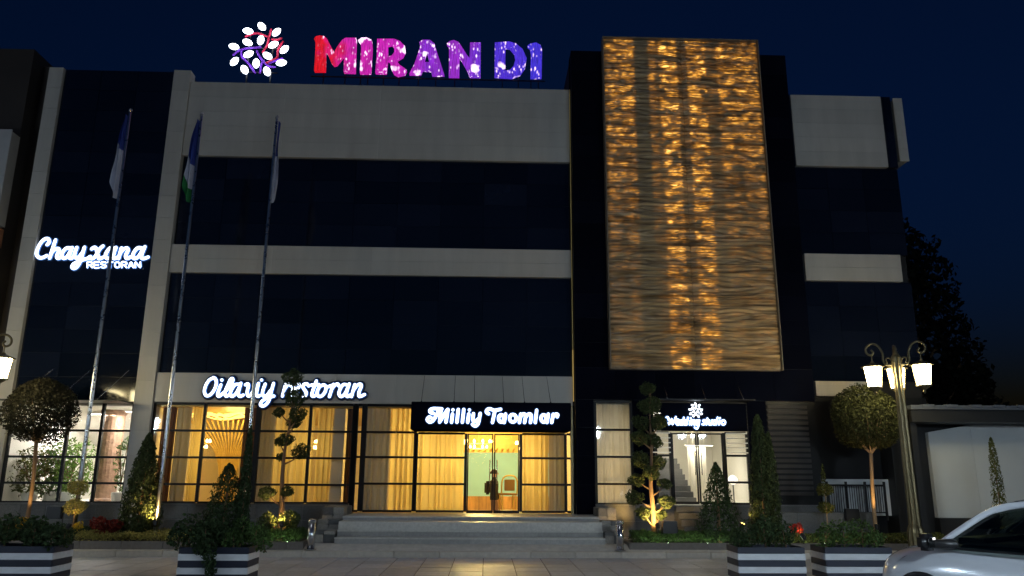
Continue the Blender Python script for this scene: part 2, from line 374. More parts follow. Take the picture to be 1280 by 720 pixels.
def ball_pts(c, r, n, squash=1.0, rough=.14, inner=.55):
    d = rdirs(n); k = RNG.normal(0, 1, (14, 3)); k /= np.linalg.norm(k, axis=1)[:, None]
    bump = 1+rough*(np.max(np.clip(d@k.T, 0, 1)**10, axis=1)*2-.9)
    rad = r*bump*(inner+(1-inner)*RNG.uniform(0, 1, n)**.35)
    rad *= np.where(RNG.uniform(0, 1, n) < .015, RNG.uniform(1.02, 1.12, n), 1)
    p = d*rad[:, None]; p[:, 2] *= squash
    return p+np.array(c), d
def cone_pts(c, r, h, n, power=.8, rough=.18, lean=0.0):
    t = RNG.uniform(0, 1, n)**1.4; a = RNG.uniform(0, 2*math.pi, n)
    prof = (1-t)**power*(1-np.exp(-t*14)*.45)
    k = 1+rough*np.sin(a*5+t*23+np.sin(t*41)*2)+RNG.normal(0, .06, n)
    rad = r*prof*k*(.5+.5*RNG.uniform(0, 1, n)**.4)
    p = np.stack([rad*np.cos(a)+lean*t*h, rad*np.sin(a), t*h], 1); d = np.stack([np.cos(a), np.sin(a), np.full(n, .35)], 1)
    return p+np.array(c), d
def slab_pts(x0, x1, y0, y1, z0, z1, n, rough=.05):
    p = np.stack([RNG.uniform(x0, x1, n), RNG.uniform(y0, y1, n), RNG.uniform(0, 1, n)**.5], 1)
    top = z1+rough*(np.sin(p[:, 0]*7+1)*np.sin(p[:, 1]*9)+np.sin(p[:, 0]*17)*.5)
    p[:, 2] = z0+(top-z0)*p[:, 2]; d = np.tile((0, -.5, .9), (n, 1)); return p, d

# ================================================================ SETTING: ground, plaza, pavement
FY = 20.8          # front plane of the white facade bands
g = MB().box(-220, 220, -160, 300, -.5, -.012).build('plaza', 'paving_joint'); tag(g, 'grey paved plaza in front of the restaurant', kind='structure')
def tile_field(x0, x1, y0, y1, s, n_max):
    c = 0; y = y1
    while y > y0 and c < n_max:
        i = 0; x = x0
        while x < x1:
            o = piece('paving_tile', 'paving', g, x+.007, x+s-.007, y-s+.007, y-.007, -.05, 0.0, .006)
            o.rotation_euler = (random.gauss(0, .0016), random.gauss(0, .0016), 0); o.location.z += random.uniform(-.002, .002)
            x += s; c += 1
        y -= s
    return y
yb = tile_field(-11.2, 11.2, 14.1, 17.78, .62, 300)
far = MB()
for i in range(-30, 30):
    for j in range(0, 22):
        x = i*.62+.1; y = yb-(j+1)*.62
        far.box(x+.004, x+.616, y+.004, y+.616, -.05, random.uniform(-.003, 0))
far = far.build('paving_tile_field', 'paving', g); tag(far, kind='stuff')

pv = MB()                                                  # pavement: rises gently from the kerb to the foot of the steps
pv.add([(-60, 17.98, .118), (60, 17.98, .118), (60, 18.38, .235), (-60, 18.38, .235), (60, 21.2, .235), (-60, 21.2, .235), (-60, 17.98, -.3), (60, 17.98, -.3)],
       [(0, 1, 2, 3), (3, 2, 4, 5), (6, 7, 1, 0)])
pv = pv.build('pavement', 'pavement'); tag(pv, 'pale pavement strip between the kerb and the entrance steps', kind='structure')
x = -16.0; i = 0
while x < 16:
    piece('kerb_stone', 'kerb', pv, x+.004, x+.996, 17.80, 17.99, -.3, .122, .012); x += 1.0

# ================================================================ RESTAURANT BUILDING
RB = thing('restaurant_building', 'wide three storey restaurant building with white bands, black glass and a tall glowing tower', 'building', (0, FY, 0))
RB.location = (0, 0, 0)
core = MB()
core.box(-12.9, 2.33, 21.02, 32, 3.72, 12.70); core.box(2.36, 8.77, 20.60, 32, 3.75, 14.05); core.box(8.8, 12.04, 21.02, 32, 3.4, 12.90)
core.box(-12.88, -8.90, 21.021, 31, 12.7, 13.26)
core.build('structural_core', 'dark_core', RB)

# pilasters of stacked panels
def pilaster(x0, x1, z0, z1, y0, hh=.66):
    p = box('pilaster', 'joint', RB, x0+.015, x1-.015, y0+.02, y0+.36, z0, z1-.01)
    n = round((z1-z0)/hh); panels('cladding_panel', 'white_panel', p, x0, x1, z0, z1, 1, n, y0, .34, .005, .003); return p
pilaster(-12.93, -12.52, .24, 13.28, 20.74); pilaster(-9.33, -8.84, .24, 13.28, 20.74)
# white wall bands of horizontal planks
def band(x0, x1, z0, z1, nx, nz):
    w = box('wall_band', 'joint', RB, x0+.01, x1-.01, FY+.022, FY+.20, z0+.004, z1-.006)
    panels('wall_plank', 'white_panel', w, x0, x1, z0, z1, nx, nz, FY, .03, .003, .002); return w
band(-8.84, 2.30, 10.63, 12.93, 4, 5); band(-8.84, 2.30, 7.16, 7.96, 4, 2); band(-8.84, 2.30, 3.60, 4.38, 7, 1)
band(8.98, 11.73, 10.66, 12.94, 1, 5); band(8.98, 11.76, 7.18, 7.97, 1, 2); band(8.98, 10.45, 3.92, 4.33, 1, 1)
cap = box('parapet_cap', 'white_panel', RB, -8.84, 2.30, FY+.032, FY+.30, 12.931, 12.96)
end = box('corner_band', 'joint', RB, 12.13, 12.36, FY+.03, FY+3.1, 10.88, 12.88)
panels('wall_plank', 'white_panel', end, 12.10, 12.38, 10.86, 12.90, 1, 5, FY, .03, .003, .002)
# dark glazing
def glazing(x0, x1, z0, z1, nx, nz, y=FY+.10, m='dark_glass'):
    w = box('dark_glazing', 'dark_frame', RB, x0, x1, y+.022, y+.09, z0, z1)
    panels('glass_pane', m, w, x0, x1, z0, z1, nx, nz, y, .02, .008, .002)
    for o in w.children: o.rotation_euler = (random.gauss(0, .0022), 0, random.gauss(0, .0022))
glazing(-8.82, 2.30, 7.97, 10.62, 9, 4); glazing(-8.82, 2.30, 4.39, 7.15, 9, 4)
glazing(-12.51, -9.34, 3.60, 13.27, 3, 15, FY+.04)
glazing(8.82, 12.04, 7.98, 10.65, 3, 4); glazing(8.82, 12.04, 4.34, 7.17, 3, 4); glazing(11.78, 12.04, 10.66, 12.95, 1, 4, FY+.03); glazing(8.82, 8.97, 10.66, 12.95, 1, 4, FY+.03)
# tower cladding
TY = 20.5
def tower_panels(x0, x1, z0, z1, nx, nz): 
    w = box('tower_cladding', 'dark_frame', RB, x0+.003, x1-.003, TY+.022, TY+.12, z0, z1-.004)
    panels('cladding_panel', 'dark_panel', w, x0, x1, z0, z1, nx, nz, TY, .02, .008, .002)
tower_panels(2.34, 3.30, 4.60, 14.07, 1, 14); tower_panels(7.92, 8.80, 4.60, 14.07, 1, 14); tower_panels(2.34, 8.80, 3.74, 4.60, 6, 1)
tower_panels(2.34, 2.83, .80, 3.74, 1, 4); tower_panels(3.85, 4.42, 1.0, 3.74, 1, 4); tower_panels(6.93, 7.45, 1.0, 3.74, 1, 4)
box('tower_return', 'dark_panel', RB, 2.34, 2.36, TY+.125, FY+.3, 3.75, 14.05)
box('light_strip', 'strip_gold', RB, 2.302, 2.325, FY-.10, FY-.03, 3.70, 5.1); box('light_strip', 'strip_gold_dim', RB, 2.302, 2.325, FY-.10, FY-.03, 5.11, 12.9)
# ---- carved, back-lit stone panel hung on the tower
PX0, PX1, PZ0, PZ1, PY = 3.28, 7.87, 4.55, 14.34, 20.26
frame = MB().box(PX0-.02, PX1+.02, PY+.05, TY-.002, PZ0-.02, PZ1+.02).build('wave_panel_backing', 'wave_side', RB)
def wave_h(u, v):
    um = abs(u-.5)*2                                   # mirrored about the centre seam
    rows = 13.0; t = v*rows; k = math.floor(t); f = t-k-.5     # -0.5..0.5 inside a row
    odd = k % 2
    lens = (math.cos(um*math.pi*1.0) if odd else -math.cos(um*math.pi*2)*.6)
    ph = f*(1+.55*lens)
    h = .5+.5*math.cos(ph*2*math.pi*5+math.sin(u*9+k)*.7+math.sin(u*23+k*3)*.3)
    h += .30*(.5+.5*math.cos(ph*2*math.pi*13+math.sin(u*31+k*2)*.9))
    h *= .45+.55*(.5+.5*math.cos(f*2*math.pi))
    h += .35*math.cos(f*math.pi)*max(0, lens)
    return h+.12*math.sin(u*57+v*91)*math.sin(v*333)
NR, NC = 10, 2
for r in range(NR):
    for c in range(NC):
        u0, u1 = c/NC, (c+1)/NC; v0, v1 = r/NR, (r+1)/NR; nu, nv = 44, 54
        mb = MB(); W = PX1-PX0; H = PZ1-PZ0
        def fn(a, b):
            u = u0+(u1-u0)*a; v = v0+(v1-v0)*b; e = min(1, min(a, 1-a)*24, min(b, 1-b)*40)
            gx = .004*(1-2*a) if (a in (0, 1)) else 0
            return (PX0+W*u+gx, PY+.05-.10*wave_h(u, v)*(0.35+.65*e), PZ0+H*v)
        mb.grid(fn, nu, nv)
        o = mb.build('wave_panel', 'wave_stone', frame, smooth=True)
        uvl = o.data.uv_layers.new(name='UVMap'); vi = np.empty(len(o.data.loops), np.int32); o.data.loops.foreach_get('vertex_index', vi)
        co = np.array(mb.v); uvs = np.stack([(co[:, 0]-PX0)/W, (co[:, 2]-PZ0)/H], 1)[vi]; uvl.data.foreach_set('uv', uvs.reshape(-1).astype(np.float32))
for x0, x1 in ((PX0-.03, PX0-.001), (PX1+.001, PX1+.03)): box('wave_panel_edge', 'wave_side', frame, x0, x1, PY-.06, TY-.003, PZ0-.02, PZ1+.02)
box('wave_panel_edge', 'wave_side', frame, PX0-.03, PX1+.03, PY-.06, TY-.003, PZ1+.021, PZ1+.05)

# ---- ground floor glazing
def window(xs, zs, y=FY+.10, thick=None, skip=(), fw=.035, glassm='clear_glass', name='window', dz0=0):
    fr = MB(); x0, x1, z0, z1 = xs[0], xs[-1], zs[0], zs[-1]
    for i, x in enumerate(xs):
        w = fw*(1.9 if thick and i in thick else 1); fr.box(x-w, x+w, y-.05, y+.05, z0, z1)
    for j, z in enumerate(zs):
        for i in range(len(xs)-1):
            wl = fw*(1.9 if thick and i in thick else 1); wr = fw*(1.9 if thick and i+1 in thick else 1)
            fr.box(xs[i]+wl, xs[i+1]-wr, y-.045, y+.045, z-fw*.8, z+fw*.8)
    w = fr.build(name, 'dark_frame', RB, bevel=.004)
    for i in range(len(xs)-1):
        for j in range(len(zs)-1):
            o = piece('pane', glassm, w, xs[i]+.01, xs[i+1]-.01, y-.006, y+.006, zs[j]+.01, zs[j+1]-.01, 0)
            o.rotation_euler = (random.gauss(0, .002), 0, random.gauss(0, .002))
    return w
window([-8.84, -7.49, -6.07, -4.70, -3.55], [1.03, 1.49, 2.17, 2.86, 3.57], thick=(2,))
window([-3.47, -3.27, -1.90], [.84, 1.53, 2.21, 2.86, 3.57], thick=(1,))
window([-1.86, -.55], [.84, 1.53, 2.21, 2.84])
window([.91, 2.10, 2.28], [.84, 1.53, 2.21, 2.84])
window([-12.50, -11.02, -10.15, -9.36], [1.02, 1.50, 2.16, 2.84, 3.57])
window([2.86, 3.82], [1.06, 1.56, 2.25, 2.95, 3.68], y=TY+.06)
window([4.45, 4.84], [1.08, 1.62, 2.30, 2.89], y=TY+.06); window([6.28, 6.90], [1.08, 1.62, 2.30, 2.89], y=TY+.06)
# the glazed double doors of the main entrance
def door(x0, x1, z0, z1, y, hx):
    fr = MB(); w = .035
    fr.box(x0, x0+w, y-.025, y+.025, z0, z1); fr.box(x1-w, x1, y-.025, y+.025, z0, z1); fr.box(x0+w, x1-w, y-.025, y+.025, z1-w, z1); fr.box(x0+w, x1-w, y-.025, y+.025, z0, z0+.07)
    d = fr.build('door', 'dark_frame', RB, bevel=.003); piece('pane', 'door_glass', d, x0+.02, x1-.02, y-.005, y+.005, z0+.03, z1-.02, 0)
    h = MB().tube([(hx, y-.06, z0+.75), (hx, y-.06, z0+1.35)], .013, 8); h.tube([(hx, y-.06, z0+.8), (hx, y, z0+.8)], .009, 6); h.tube([(hx, y-.06, z0+1.3), (hx, y, z0+1.3)], .009, 6)
    h.build('handle', 'steel', d, smooth=True)
door(-.51, .175, .80, 2.84, FY+.09, .09); door(.195, .87, .80, 2.84, FY+.09, .28)
door(4.88, 5.545, 1.06, 2.88, TY+.06, 5.47); door(5.565, 6.24, 1.06, 2.88, TY+.06, 5.64)
# lintels and reveals around the ground floor
m = MB(); m.box(-12.52, 2.33, FY+.16, 21.3, 3.60, 3.74); m.box(2.36, 8.8, TY+.13, 21.0, 3.70, 3.78); m.box(8.8, 12.04, FY+.05, 21.3, .24, 3.90)
m.box(-3.55, -3.47, FY+.05, FY+.16, .8, 3.6); m.box(2.29, 2.34, FY-.02, FY+.2, .8, 3.6); m.build('lintel', 'dark_frame', RB)
# stone plinth under the windows
def plinth(x0, x1, y, z0, z1, n, rows=2, mm='granite'):
    p = box('plinth', 'joint', RB, x0+.006, x1-.006, y+.02, y+.22, z0, z1-.01)
    panels('stone_tile', mm, p, x0, x1, z0, z1, n, rows, y, .04, .006, .004)
    box('sill', 'granite', RB, x0, x1, y-.03, y+.22, z1+.001, z1+.03)
plinth(-12.50, -9.35, FY-.02, .235, .985, 5); plinth(-8.82, -3.55, FY-.02, .235, .985, 9); plinth(2.82, 4.86, TY-.04, .235, 1.03, 4); plinth(6.26, 8.80, TY-.04, .235, 1.03, 4)
# louvres and dark boards of the wedding salon front
for k in range(8): piece('board', 'wood_dark', RB, 4.43, 6.92, TY-.015, TY+.01, 2.93+k*.094, 2.93+k*.094+.085, .004)
box('sign_board', 'dark_panel', RB, 4.60, 6.90, TY-.028, TY-.016, 2.925, 3.66)
for k in range(17): piece('louvre_slat', 'louvre_dark', RB, 7.47, 8.55, TY-.03, TY+.02, 1.30+k*.14, 1.30+k*.14+.085, .004)
box('louvre_backing', 'dark_frame', RB, 7.46, 8.78, TY+.022, TY+.12, 1.02, 3.73)
for x0, x1 in ((4.30, 4.83), (6.32, 6.88)):
    for k in range(5): piece('louvre_slat', 'slat_white', RB, x0, x1, TY-.045, TY-.005, 2.36+k*.125, 2.36+k*.125+.03, .003)
# ---- canopies: tie rods, sign box over the entrance, glass canopy over the left wing
cb = MB().box(-1.92, 2.14, 19.72, 20.76, 2.87, 3.57).build('sign_canopy', 'dark_panel', RB, bevel=.01)
for i in range(3): piece('canopy_panel', 'dark_panel', cb, -1.925+i*1.357, -1.925+(i+1)*1.357-.008, 19.70, 19.715, 2.88, 3.56, .003)
def rod(p, q, par, nm='tie_rod'):
    t = MB().tube([p, q], .008, 6); t.lathe([(.02, -.02), (.02, .02)], p, 8); t.build(nm, 'steel', par, smooth=True)
for x in (-1.68, -.85, -.33, .42, .95, 1.62): rod((x, 19.78, 3.575), (x-.02, FY-.005, 4.36), cb)
lc = MB().box(-12.45, -9.36, 19.85, 20.72, 3.54, 3.556).build('glass_canopy', 'dark_frame', RB)
for x in (-11.9, -10.9, -9.9): rod((x, 19.95, 3.57), (x+.35, FY-.07, 4.42), lc)
rc = MB().box(4.40, 6.98, 19.95, 20.46, 3.70, 3.73).build('glass_canopy', 'dark_frame', RB)
for x in (4.7, 5.7, 6.7): rod((x, 20.02, 3.735), (x, TY-.005, 4.2), rc)
box('corner_post', 'bronze', RB, 2.20, 2.27, 20.55, 20.62, .79, 3.58, bevel=.01)

# ---- steps of the main entrance
ST = thing('entrance_steps', 'broad pale stone steps leading up to the lit glass entrance doors', 'steps', (0, 18.4, .235))
ST.location = (0, 0, 0)
for k in range(4):
    y0 = 18.38+.30*k; z1 = .235+.139*(k+1); y1 = 20.88 if k == 3 else y0+.33
    for i in range(4):
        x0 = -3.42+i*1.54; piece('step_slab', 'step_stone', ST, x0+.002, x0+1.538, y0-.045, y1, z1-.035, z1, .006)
        piece('riser', 'step_stone_shaded', ST, x0+.002, x0+1.538, y0+.012, y0+.04, z1-.139, z1-.0355, .002)
MB().box(-3.40, 2.72, 18.7, 20.86, .23, .70).build('step_core', 'step_stone', ST)
def cheek(x0, x1, lab):
    t = thing('stepped_stone_pier', lab, 'stone pier', (x0, 19, .235)); t.location = (0, 0, 0); cnt = 0
    for (ya, yb_, zt) in ((18.55, 19.05, .50), (19.05, 19.55, .72), (19.55, 20.70, 1.0)):
        z = .23
        while z < zt-.02:
            h = min(.19, zt-z); wx = (x1-x0)/2; y = ya
            while y < yb_-.02:
                ln = min(.5, yb_-y)
                for i in range(2):
                    piece('stone_block', 'granite_pale' if (cnt*7+i*3+int(z*10)) % 3 else 'granite', t, x0+i*wx+.003, x0+(i+1)*wx-.003, y+.003, y+ln-.003, z+.002, z+h-.002, .012); cnt += 1
                y += ln
            z += h
cheek(-3.97, -3.44, 'stepped stone block pier at the left end of the entrance steps')
cheek(2.76, 3.20, 'stepped stone block pier at the right end of the entrance steps')
# landing in front of the wedding salon
ws = thing('salon_steps', 'dark stone steps in front of the wedding salon door', 'steps', (5.4, 19.6, .235)); ws.location = (0, 0, 0)
for k in range(5): piece('step_slab', 'granite', ws, 4.86, 6.28, 19.3+.24*k, 20.5, .235+.16*k, .235+.16*(k+1)-.002, .008)

# ================================================================ INTERIORS (part of the building shell)
sh = MB(); sh.box(-8.86, 2.32, 21.6, 29.0, .10, .20); sh.box(-3.5, 2.3, 20.92, 21.6, .10, .79)
sh.build('hall_floor', 'interior_floor', RB)
sh = MB(); sh.box(-8.90, -8.86, 21.0, 29, .1, 3.6); sh.box(2.32, 2.345, 21.0, 29, .1, 3.6); sh.box(-8.86, -2.3, 28.9, 29.0, .2, 3.6); sh.box(-8.84, -3.5, 21.02, 21.08, .1, 1.0)
sh.box(-4.15, -3.85, 21.25, 21.6, .2, 3.6)
sh.build('hall_wall', 'interior_cream', RB)
MB().box(-2.3, 2.32, 28.0, 28.05, 1.05, 2.55).build('hall_wall', 'interior_blue', RB); MB().box(-2.3, 2.32, 28.0, 28.05, 2.551, 3.5).build('hall_wall', 'interior_gold', RB)
for k in range(16): piece('wall_board', 'interior_wood', RB, -2.3+k*.29, -2.3+k*.29+.284, 27.9, 28.0, .2, 1.05, .004)
for k in range(24):
    o = piece('ceiling_slat', 'interior_gold', RB, 0, .05, 0, 1.6, 0, .05, .004); o.location = (-2.3+k*.2, 27.9, 2.56); o.rotation_euler = (R(0), 0, 0)
    o.rotation_euler = (R(32), 0, R(-25))
MB().box(-8.86, 2.32, 21.0, 29, 3.50, 3.58).build('hall_ceiling', 'interior_gold', RB)
for j, (cx, cy, rr) in enumerate(((-7.5, 23.3, 1.2), (-7.5, 23.3, .85), (-7.5, 23.3, .5), (.2, 25.2, 1.9), (.2, 25.2, 1.3), (.9, 24.0, .8))):
    MB().tube([(cx+rr*math.cos(a*math.pi/16), cy+rr*math.sin(a*math.pi/16)*.9, 3.42+.05*math.sin(a)) for a in range(33)], .022, 6).build('cove_light', 'cove_gold', RB)
fan = MB()
for k in range(15):
    a = (k-7)/7; fan.tube(smooth_path([(-7.70+.22*a, 23.9, .3), (-7.70+.24*a, 23.85, 1.7), (-7.70+.45*a, 23.7, 2.5), (-7.70+1.1*a, 23.4, 3.3)], 4), .03, 6)
fan.build('ribbed_column', 'interior_gold', RB, smooth=True)
# left wing room
sh = MB(); sh.box(-12.52, -9.35, 21.0, 26, .9, .98); sh.box(-12.52, -9.35, 25.9, 26, .98, 3.6); sh.box(-12.55, -12.5, 21, 26, .9, 3.6); sh.box(-9.37, -9.33, 21, 26, .9, 3.6); sh.box(-12.52, -9.35, 21, 26, 3.5, 3.58)
sh.build('room_wall', 'interior_white', RB)
MB().add([(-12.5, 25.8, 2.5), (-9.4, 25.8, 3.1), (-9.4, 22.6, 3.48), (-12.5, 22.6, 3.48)], [(0, 1, 2, 3)]).build('sloped_ceiling', 'interior_white', RB)
# salon room
sh = MB(); sh.box(2.36, 8.7, 20.9, 25, .95, 1.05); sh.box(2.36, 8.7, 24.9, 25, 1.05, 3.7); sh.box(2.36, 8.7, 20.9, 25, 3.62, 3.69); sh.box(4.20, 4.25, 20.7, 25, 1.05, 3.6); sh.box(7.2, 7.25, 20.7, 25, 1.05, 3.6)
sh.box(2.37, 2.40, 20.7, 25, 1.05, 3.6); sh.box(2.36, 8.7, 20.64, 20.9, .3, 1.05)
sh.build('room_wall', 'interior_white', RB)
stair = MB().box(4.27, 4.30, 21.4, 24.8, 1.05, 1.1).build('staircase', 'stair_stone', RB)
for k in range(8): piece('stair_step', 'stair_stone', stair, 4.5, 5.72, 21.5+.28*k, 24.5, 1.05+.155*k, 1.05+.155*(k+1)-.002, .006)

# ================================================================ SIGNS
CHAYXANA = [["C",[[[-12.216,7.88],[-12.17,7.966],[-12.223,8.049],[-12.316,8.032],[-12.412,7.901],[-12.459,7.732],[-12.461,7.595],[-12.382,7.505],[-12.281,7.506],[-12.189,7.562]]]],["h",[[[-12.01,8.015],[-12.053,7.754],[-12.093,7.494]],[[-12.082,7.616],[-11.999,7.739],[-11.911,7.771],[-11.873,7.711],[-11.909,7.558],[-11.862,7.488],[-11.795,7.529]]]],["a",[[[-11.572,7.786],[-11.674,7.79],[-11.76,7.682],[-11.777,7.56],[-11.704,7.491],[-11.625,7.547],[-11.56,7.7]],[[-11.531,7.805],[-11.571,7.572],[-11.531,7.493],[-11.456,7.534]]]],["y",[[[-11.402,7.81],[-11.438,7.611],[-11.39,7.514],[-11.307,7.536],[-11.237,7.66]],[[-11.195,7.819],[-11.243,7.492],[-11.29,7.309],[-11.377,7.21],[-11.453,7.246],[-11.423,7.337],[-11.263,7.43],[-11.071,7.503],[-11.006,7.556]]]],["x",[[[-10.992,7.777],[-10.918,7.824],[-10.849,7.742],[-10.8,7.59],[-10.748,7.499],[-10.657,7.537]],[[-10.699,7.861],[-10.775,7.774],[-10.852,7.589],[-10.926,7.497],[-11.01,7.52]]]],["a",[[[-10.388,7.805],[-10.498,7.809],[-10.579,7.67],[-10.587,7.557],[-10.508,7.503],[-10.431,7.58],[-10.379,7.734]],[[-10.338,7.827],[-10.381,7.59],[-10.335,7.506],[-10.254,7.553]]]],["n",[[[-10.186,7.814],[-10.226,7.513]],[[-10.214,7.645],[-10.129,7.775],[-10.047,7.816],[-9.998,7.756],[-10.043,7.596],[-9.998,7.517],[-9.908,7.558]]]],["a",[[[-9.634,7.817],[-9.737,7.827],[-9.825,7.712],[-9.851,7.589],[-9.786,7.514],[-9.693,7.577],[-9.618,7.731]],[[-9.552,7.861],[-9.614,7.602],[-9.564,7.517],[-9.43,7.562]]]]]
RESTORAN = [["R",[[[-11.036,7.24],[-11.057,7.397],[-10.966,7.399],[-10.924,7.377],[-10.92,7.342],[-10.956,7.32],[-11.046,7.318]],[[-10.981,7.319],[-10.906,7.242]]]],["E",[[[-10.741,7.402],[-10.871,7.4],[-10.85,7.242],[-10.721,7.244]],[[-10.861,7.321],[-10.751,7.323]]]],["S",[[[-10.553,7.386],[-10.595,7.404],[-10.653,7.403],[-10.683,7.379],[-10.665,7.34],[-10.563,7.313],[-10.539,7.276],[-10.574,7.247],[-10.639,7.246],[-10.668,7.266]]]],["T",[[[-10.5,7.406],[-10.37,7.408]],[[-10.435,7.407],[-10.415,7.249]]]],["O",[[[-10.249,7.409],[-10.295,7.39],[-10.304,7.33],[-10.28,7.27],[-10.229,7.252],[-10.183,7.271],[-10.174,7.332],[-10.198,7.391],[-10.249,7.409]]]],["R",[[[-10.108,7.254],[-10.128,7.411],[-10.037,7.413],[-9.995,7.391],[-9.991,7.356],[-10.027,7.334],[-10.118,7.332]],[[-10.053,7.333],[-9.978,7.256]]]],["A",[[[-9.923,7.256],[-9.877,7.415],[-9.792,7.258]],[[-9.903,7.312],[-9.825,7.313]]]],["N",[[[-9.737,7.259],[-9.756,7.417],[-9.606,7.261],[-9.625,7.419]]]]]
OILAVIY = [["O",[[[-7.262,4.231],[-7.376,4.186],[-7.46,4.046],[-7.487,3.877],[-7.432,3.763],[-7.336,3.775],[-7.24,3.899],[-7.193,4.068],[-7.223,4.197],[-7.292,4.241]]]],["i",[[[-7.071,4.049],[-7.133,3.811],[-7.097,3.746],[-7.041,3.778]],[[-7.064,4.179],[-7.055,4.175]]]],["l",[[[-7.024,3.802],[-6.898,3.922],[-6.778,4.122],[-6.776,4.212],[-6.829,4.201],[-6.889,4.041],[-6.946,3.852],[-6.911,3.754],[-6.835,3.78]]]],["a",[[[-6.606,4.068],[-6.703,4.053],[-6.78,3.923],[-6.802,3.804],[-6.744,3.749],[-6.653,3.825],[-6.587,3.975]],[[-6.549,4.098],[-6.595,3.846],[-6.548,3.751],[-6.462,3.784]]]],["v",[[[-6.427,4.056],[-6.37,4.082],[-6.345,4.027],[-6.365,3.868],[-6.333,3.765],[-6.265,3.785],[-6.211,3.909],[-6.198,4.084]]]],["i",[[[-6.085,4.099],[-6.118,3.84],[-6.08,3.756],[-6.028,3.776]],[[-6.017,4.189],[-6.009,4.186]]]],["y",[[[-5.909,4.081],[-5.962,3.862],[-5.923,3.761],[-5.841,3.778],[-5.754,3.913]],[[-5.69,4.103],[-5.746,3.814],[-5.789,3.616],[-5.898,3.503],[-5.989,3.535],[-5.948,3.634],[-5.816,3.714],[-5.653,3.765]]]],["r",[[[-5.369,4.092],[-5.43,3.768]],[[-5.401,3.917],[-5.332,4.047],[-5.266,4.091],[-5.226,4.038]]]],["e",[[[-5.174,3.919],[-5.087,3.94],[-5.001,4.04],[-5.029,4.099],[-5.097,4.089],[-5.167,3.959],[-5.192,3.839],[-5.133,3.764],[-5.019,3.821]]]],["s",[[[-4.757,4.042],[-4.811,4.098],[-4.889,4.081],[-4.908,4.011],[-4.848,3.922],[-4.809,3.853],[-4.838,3.773],[-4.911,3.772]]]],["t",[[[-4.564,4.18],[-4.658,3.844],[-4.626,3.769],[-4.543,3.802]],[[-4.693,4.067],[-4.492,4.081]]]],["o",[[[-4.372,4.076],[-4.468,4.025],[-4.523,3.885],[-4.492,3.782],[-4.403,3.775],[-4.317,3.887],[-4.299,4.017],[-4.352,4.076]],[[-4.305,4.011],[-4.23,4.031],[-4.163,4.058]]]],["r",[[[-4.111,4.093],[-4.194,3.765]],[[-4.147,3.959],[-4.074,4.065],[-3.996,4.104],[-3.963,4.05]]]],["a",[[[-3.777,4.088],[-3.856,4.081],[-3.928,3.951],[-3.944,3.831],[-3.877,3.768],[-3.783,3.853],[-3.722,4.003]],[[-3.688,4.109],[-3.753,3.853],[-3.719,3.77],[-3.652,3.81]]]],["n",[[[-3.542,4.09],[-3.61,3.771]],[[-3.587,3.904],[-3.496,4.051],[-3.409,4.106],[-3.363,4.056],[-3.421,3.876],[-3.398,3.773],[-3.269,3.828]]]]]
MILLIY = [["M",[[[-1.356,3.269],[-1.435,3.297],[-1.443,3.353],[-1.374,3.389],[-1.261,3.39],[-1.147,3.383]],[[-1.216,3.374],[-1.287,3.211],[-1.371,3.081],[-1.452,3.056],[-1.508,3.115],[-1.468,3.175],[-1.415,3.163]],[[-1.166,3.381],[-1.194,3.055]],[[-1.188,3.068],[-1.098,3.218],[-1.001,3.372]],[[-0.992,3.372],[-1.035,3.054]]]],["i",[[[-0.875,3.26],[-0.895,3.053]],[[-0.868,3.364],[-0.866,3.363]]]],["l",[[[-0.732,3.374],[-0.76,3.054]]]],["l",[[[-0.593,3.376],[-0.622,3.055]]]],["i",[[[-0.464,3.264],[-0.489,3.056]],[[-0.451,3.364],[-0.449,3.363]]]],["y",[[[-0.346,3.271],[-0.361,3.119],[-0.301,3.075],[-0.226,3.138]],[[-0.178,3.279],[-0.218,3.039],[-0.292,2.963],[-0.369,3.003]]]],["T",[[[0.036,3.272],[-0.022,3.32],[0.005,3.381],[0.078,3.394],[0.183,3.36],[0.34,3.389]],[[0.197,3.357],[0.135,3.055]]]],["a",[[[0.422,3.159],[0.412,3.11],[0.384,3.077],[0.347,3.069],[0.313,3.09],[0.293,3.132],[0.292,3.183],[0.312,3.225],[0.346,3.246],[0.383,3.24],[0.411,3.207],[0.422,3.159]],[[0.466,3.269],[0.433,3.057]]]],["o",[[[0.735,3.166],[0.722,3.115],[0.687,3.08],[0.64,3.072],[0.598,3.094],[0.572,3.138],[0.571,3.192],[0.597,3.237],[0.639,3.259],[0.686,3.252],[0.722,3.217],[0.735,3.166]]]],["m",[[[0.85,3.272],[0.816,3.06]],[[0.835,3.19],[0.908,3.273],[0.972,3.242],[0.948,3.062]],[[0.969,3.191],[1.047,3.274],[1.115,3.244],[1.095,3.063]]]],["l",[[[1.255,3.374],[1.218,3.064]]]],["a",[[[1.498,3.168],[1.487,3.119],[1.459,3.086],[1.422,3.078],[1.388,3.099],[1.368,3.141],[1.368,3.192],[1.388,3.234],[1.422,3.256],[1.459,3.249],[1.487,3.216],[1.498,3.168]],[[1.549,3.278],[1.516,3.066]]]],["r",[[[1.675,3.276],[1.635,3.067]],[[1.664,3.197],[1.729,3.273],[1.79,3.267],[1.776,3.211]]]]]
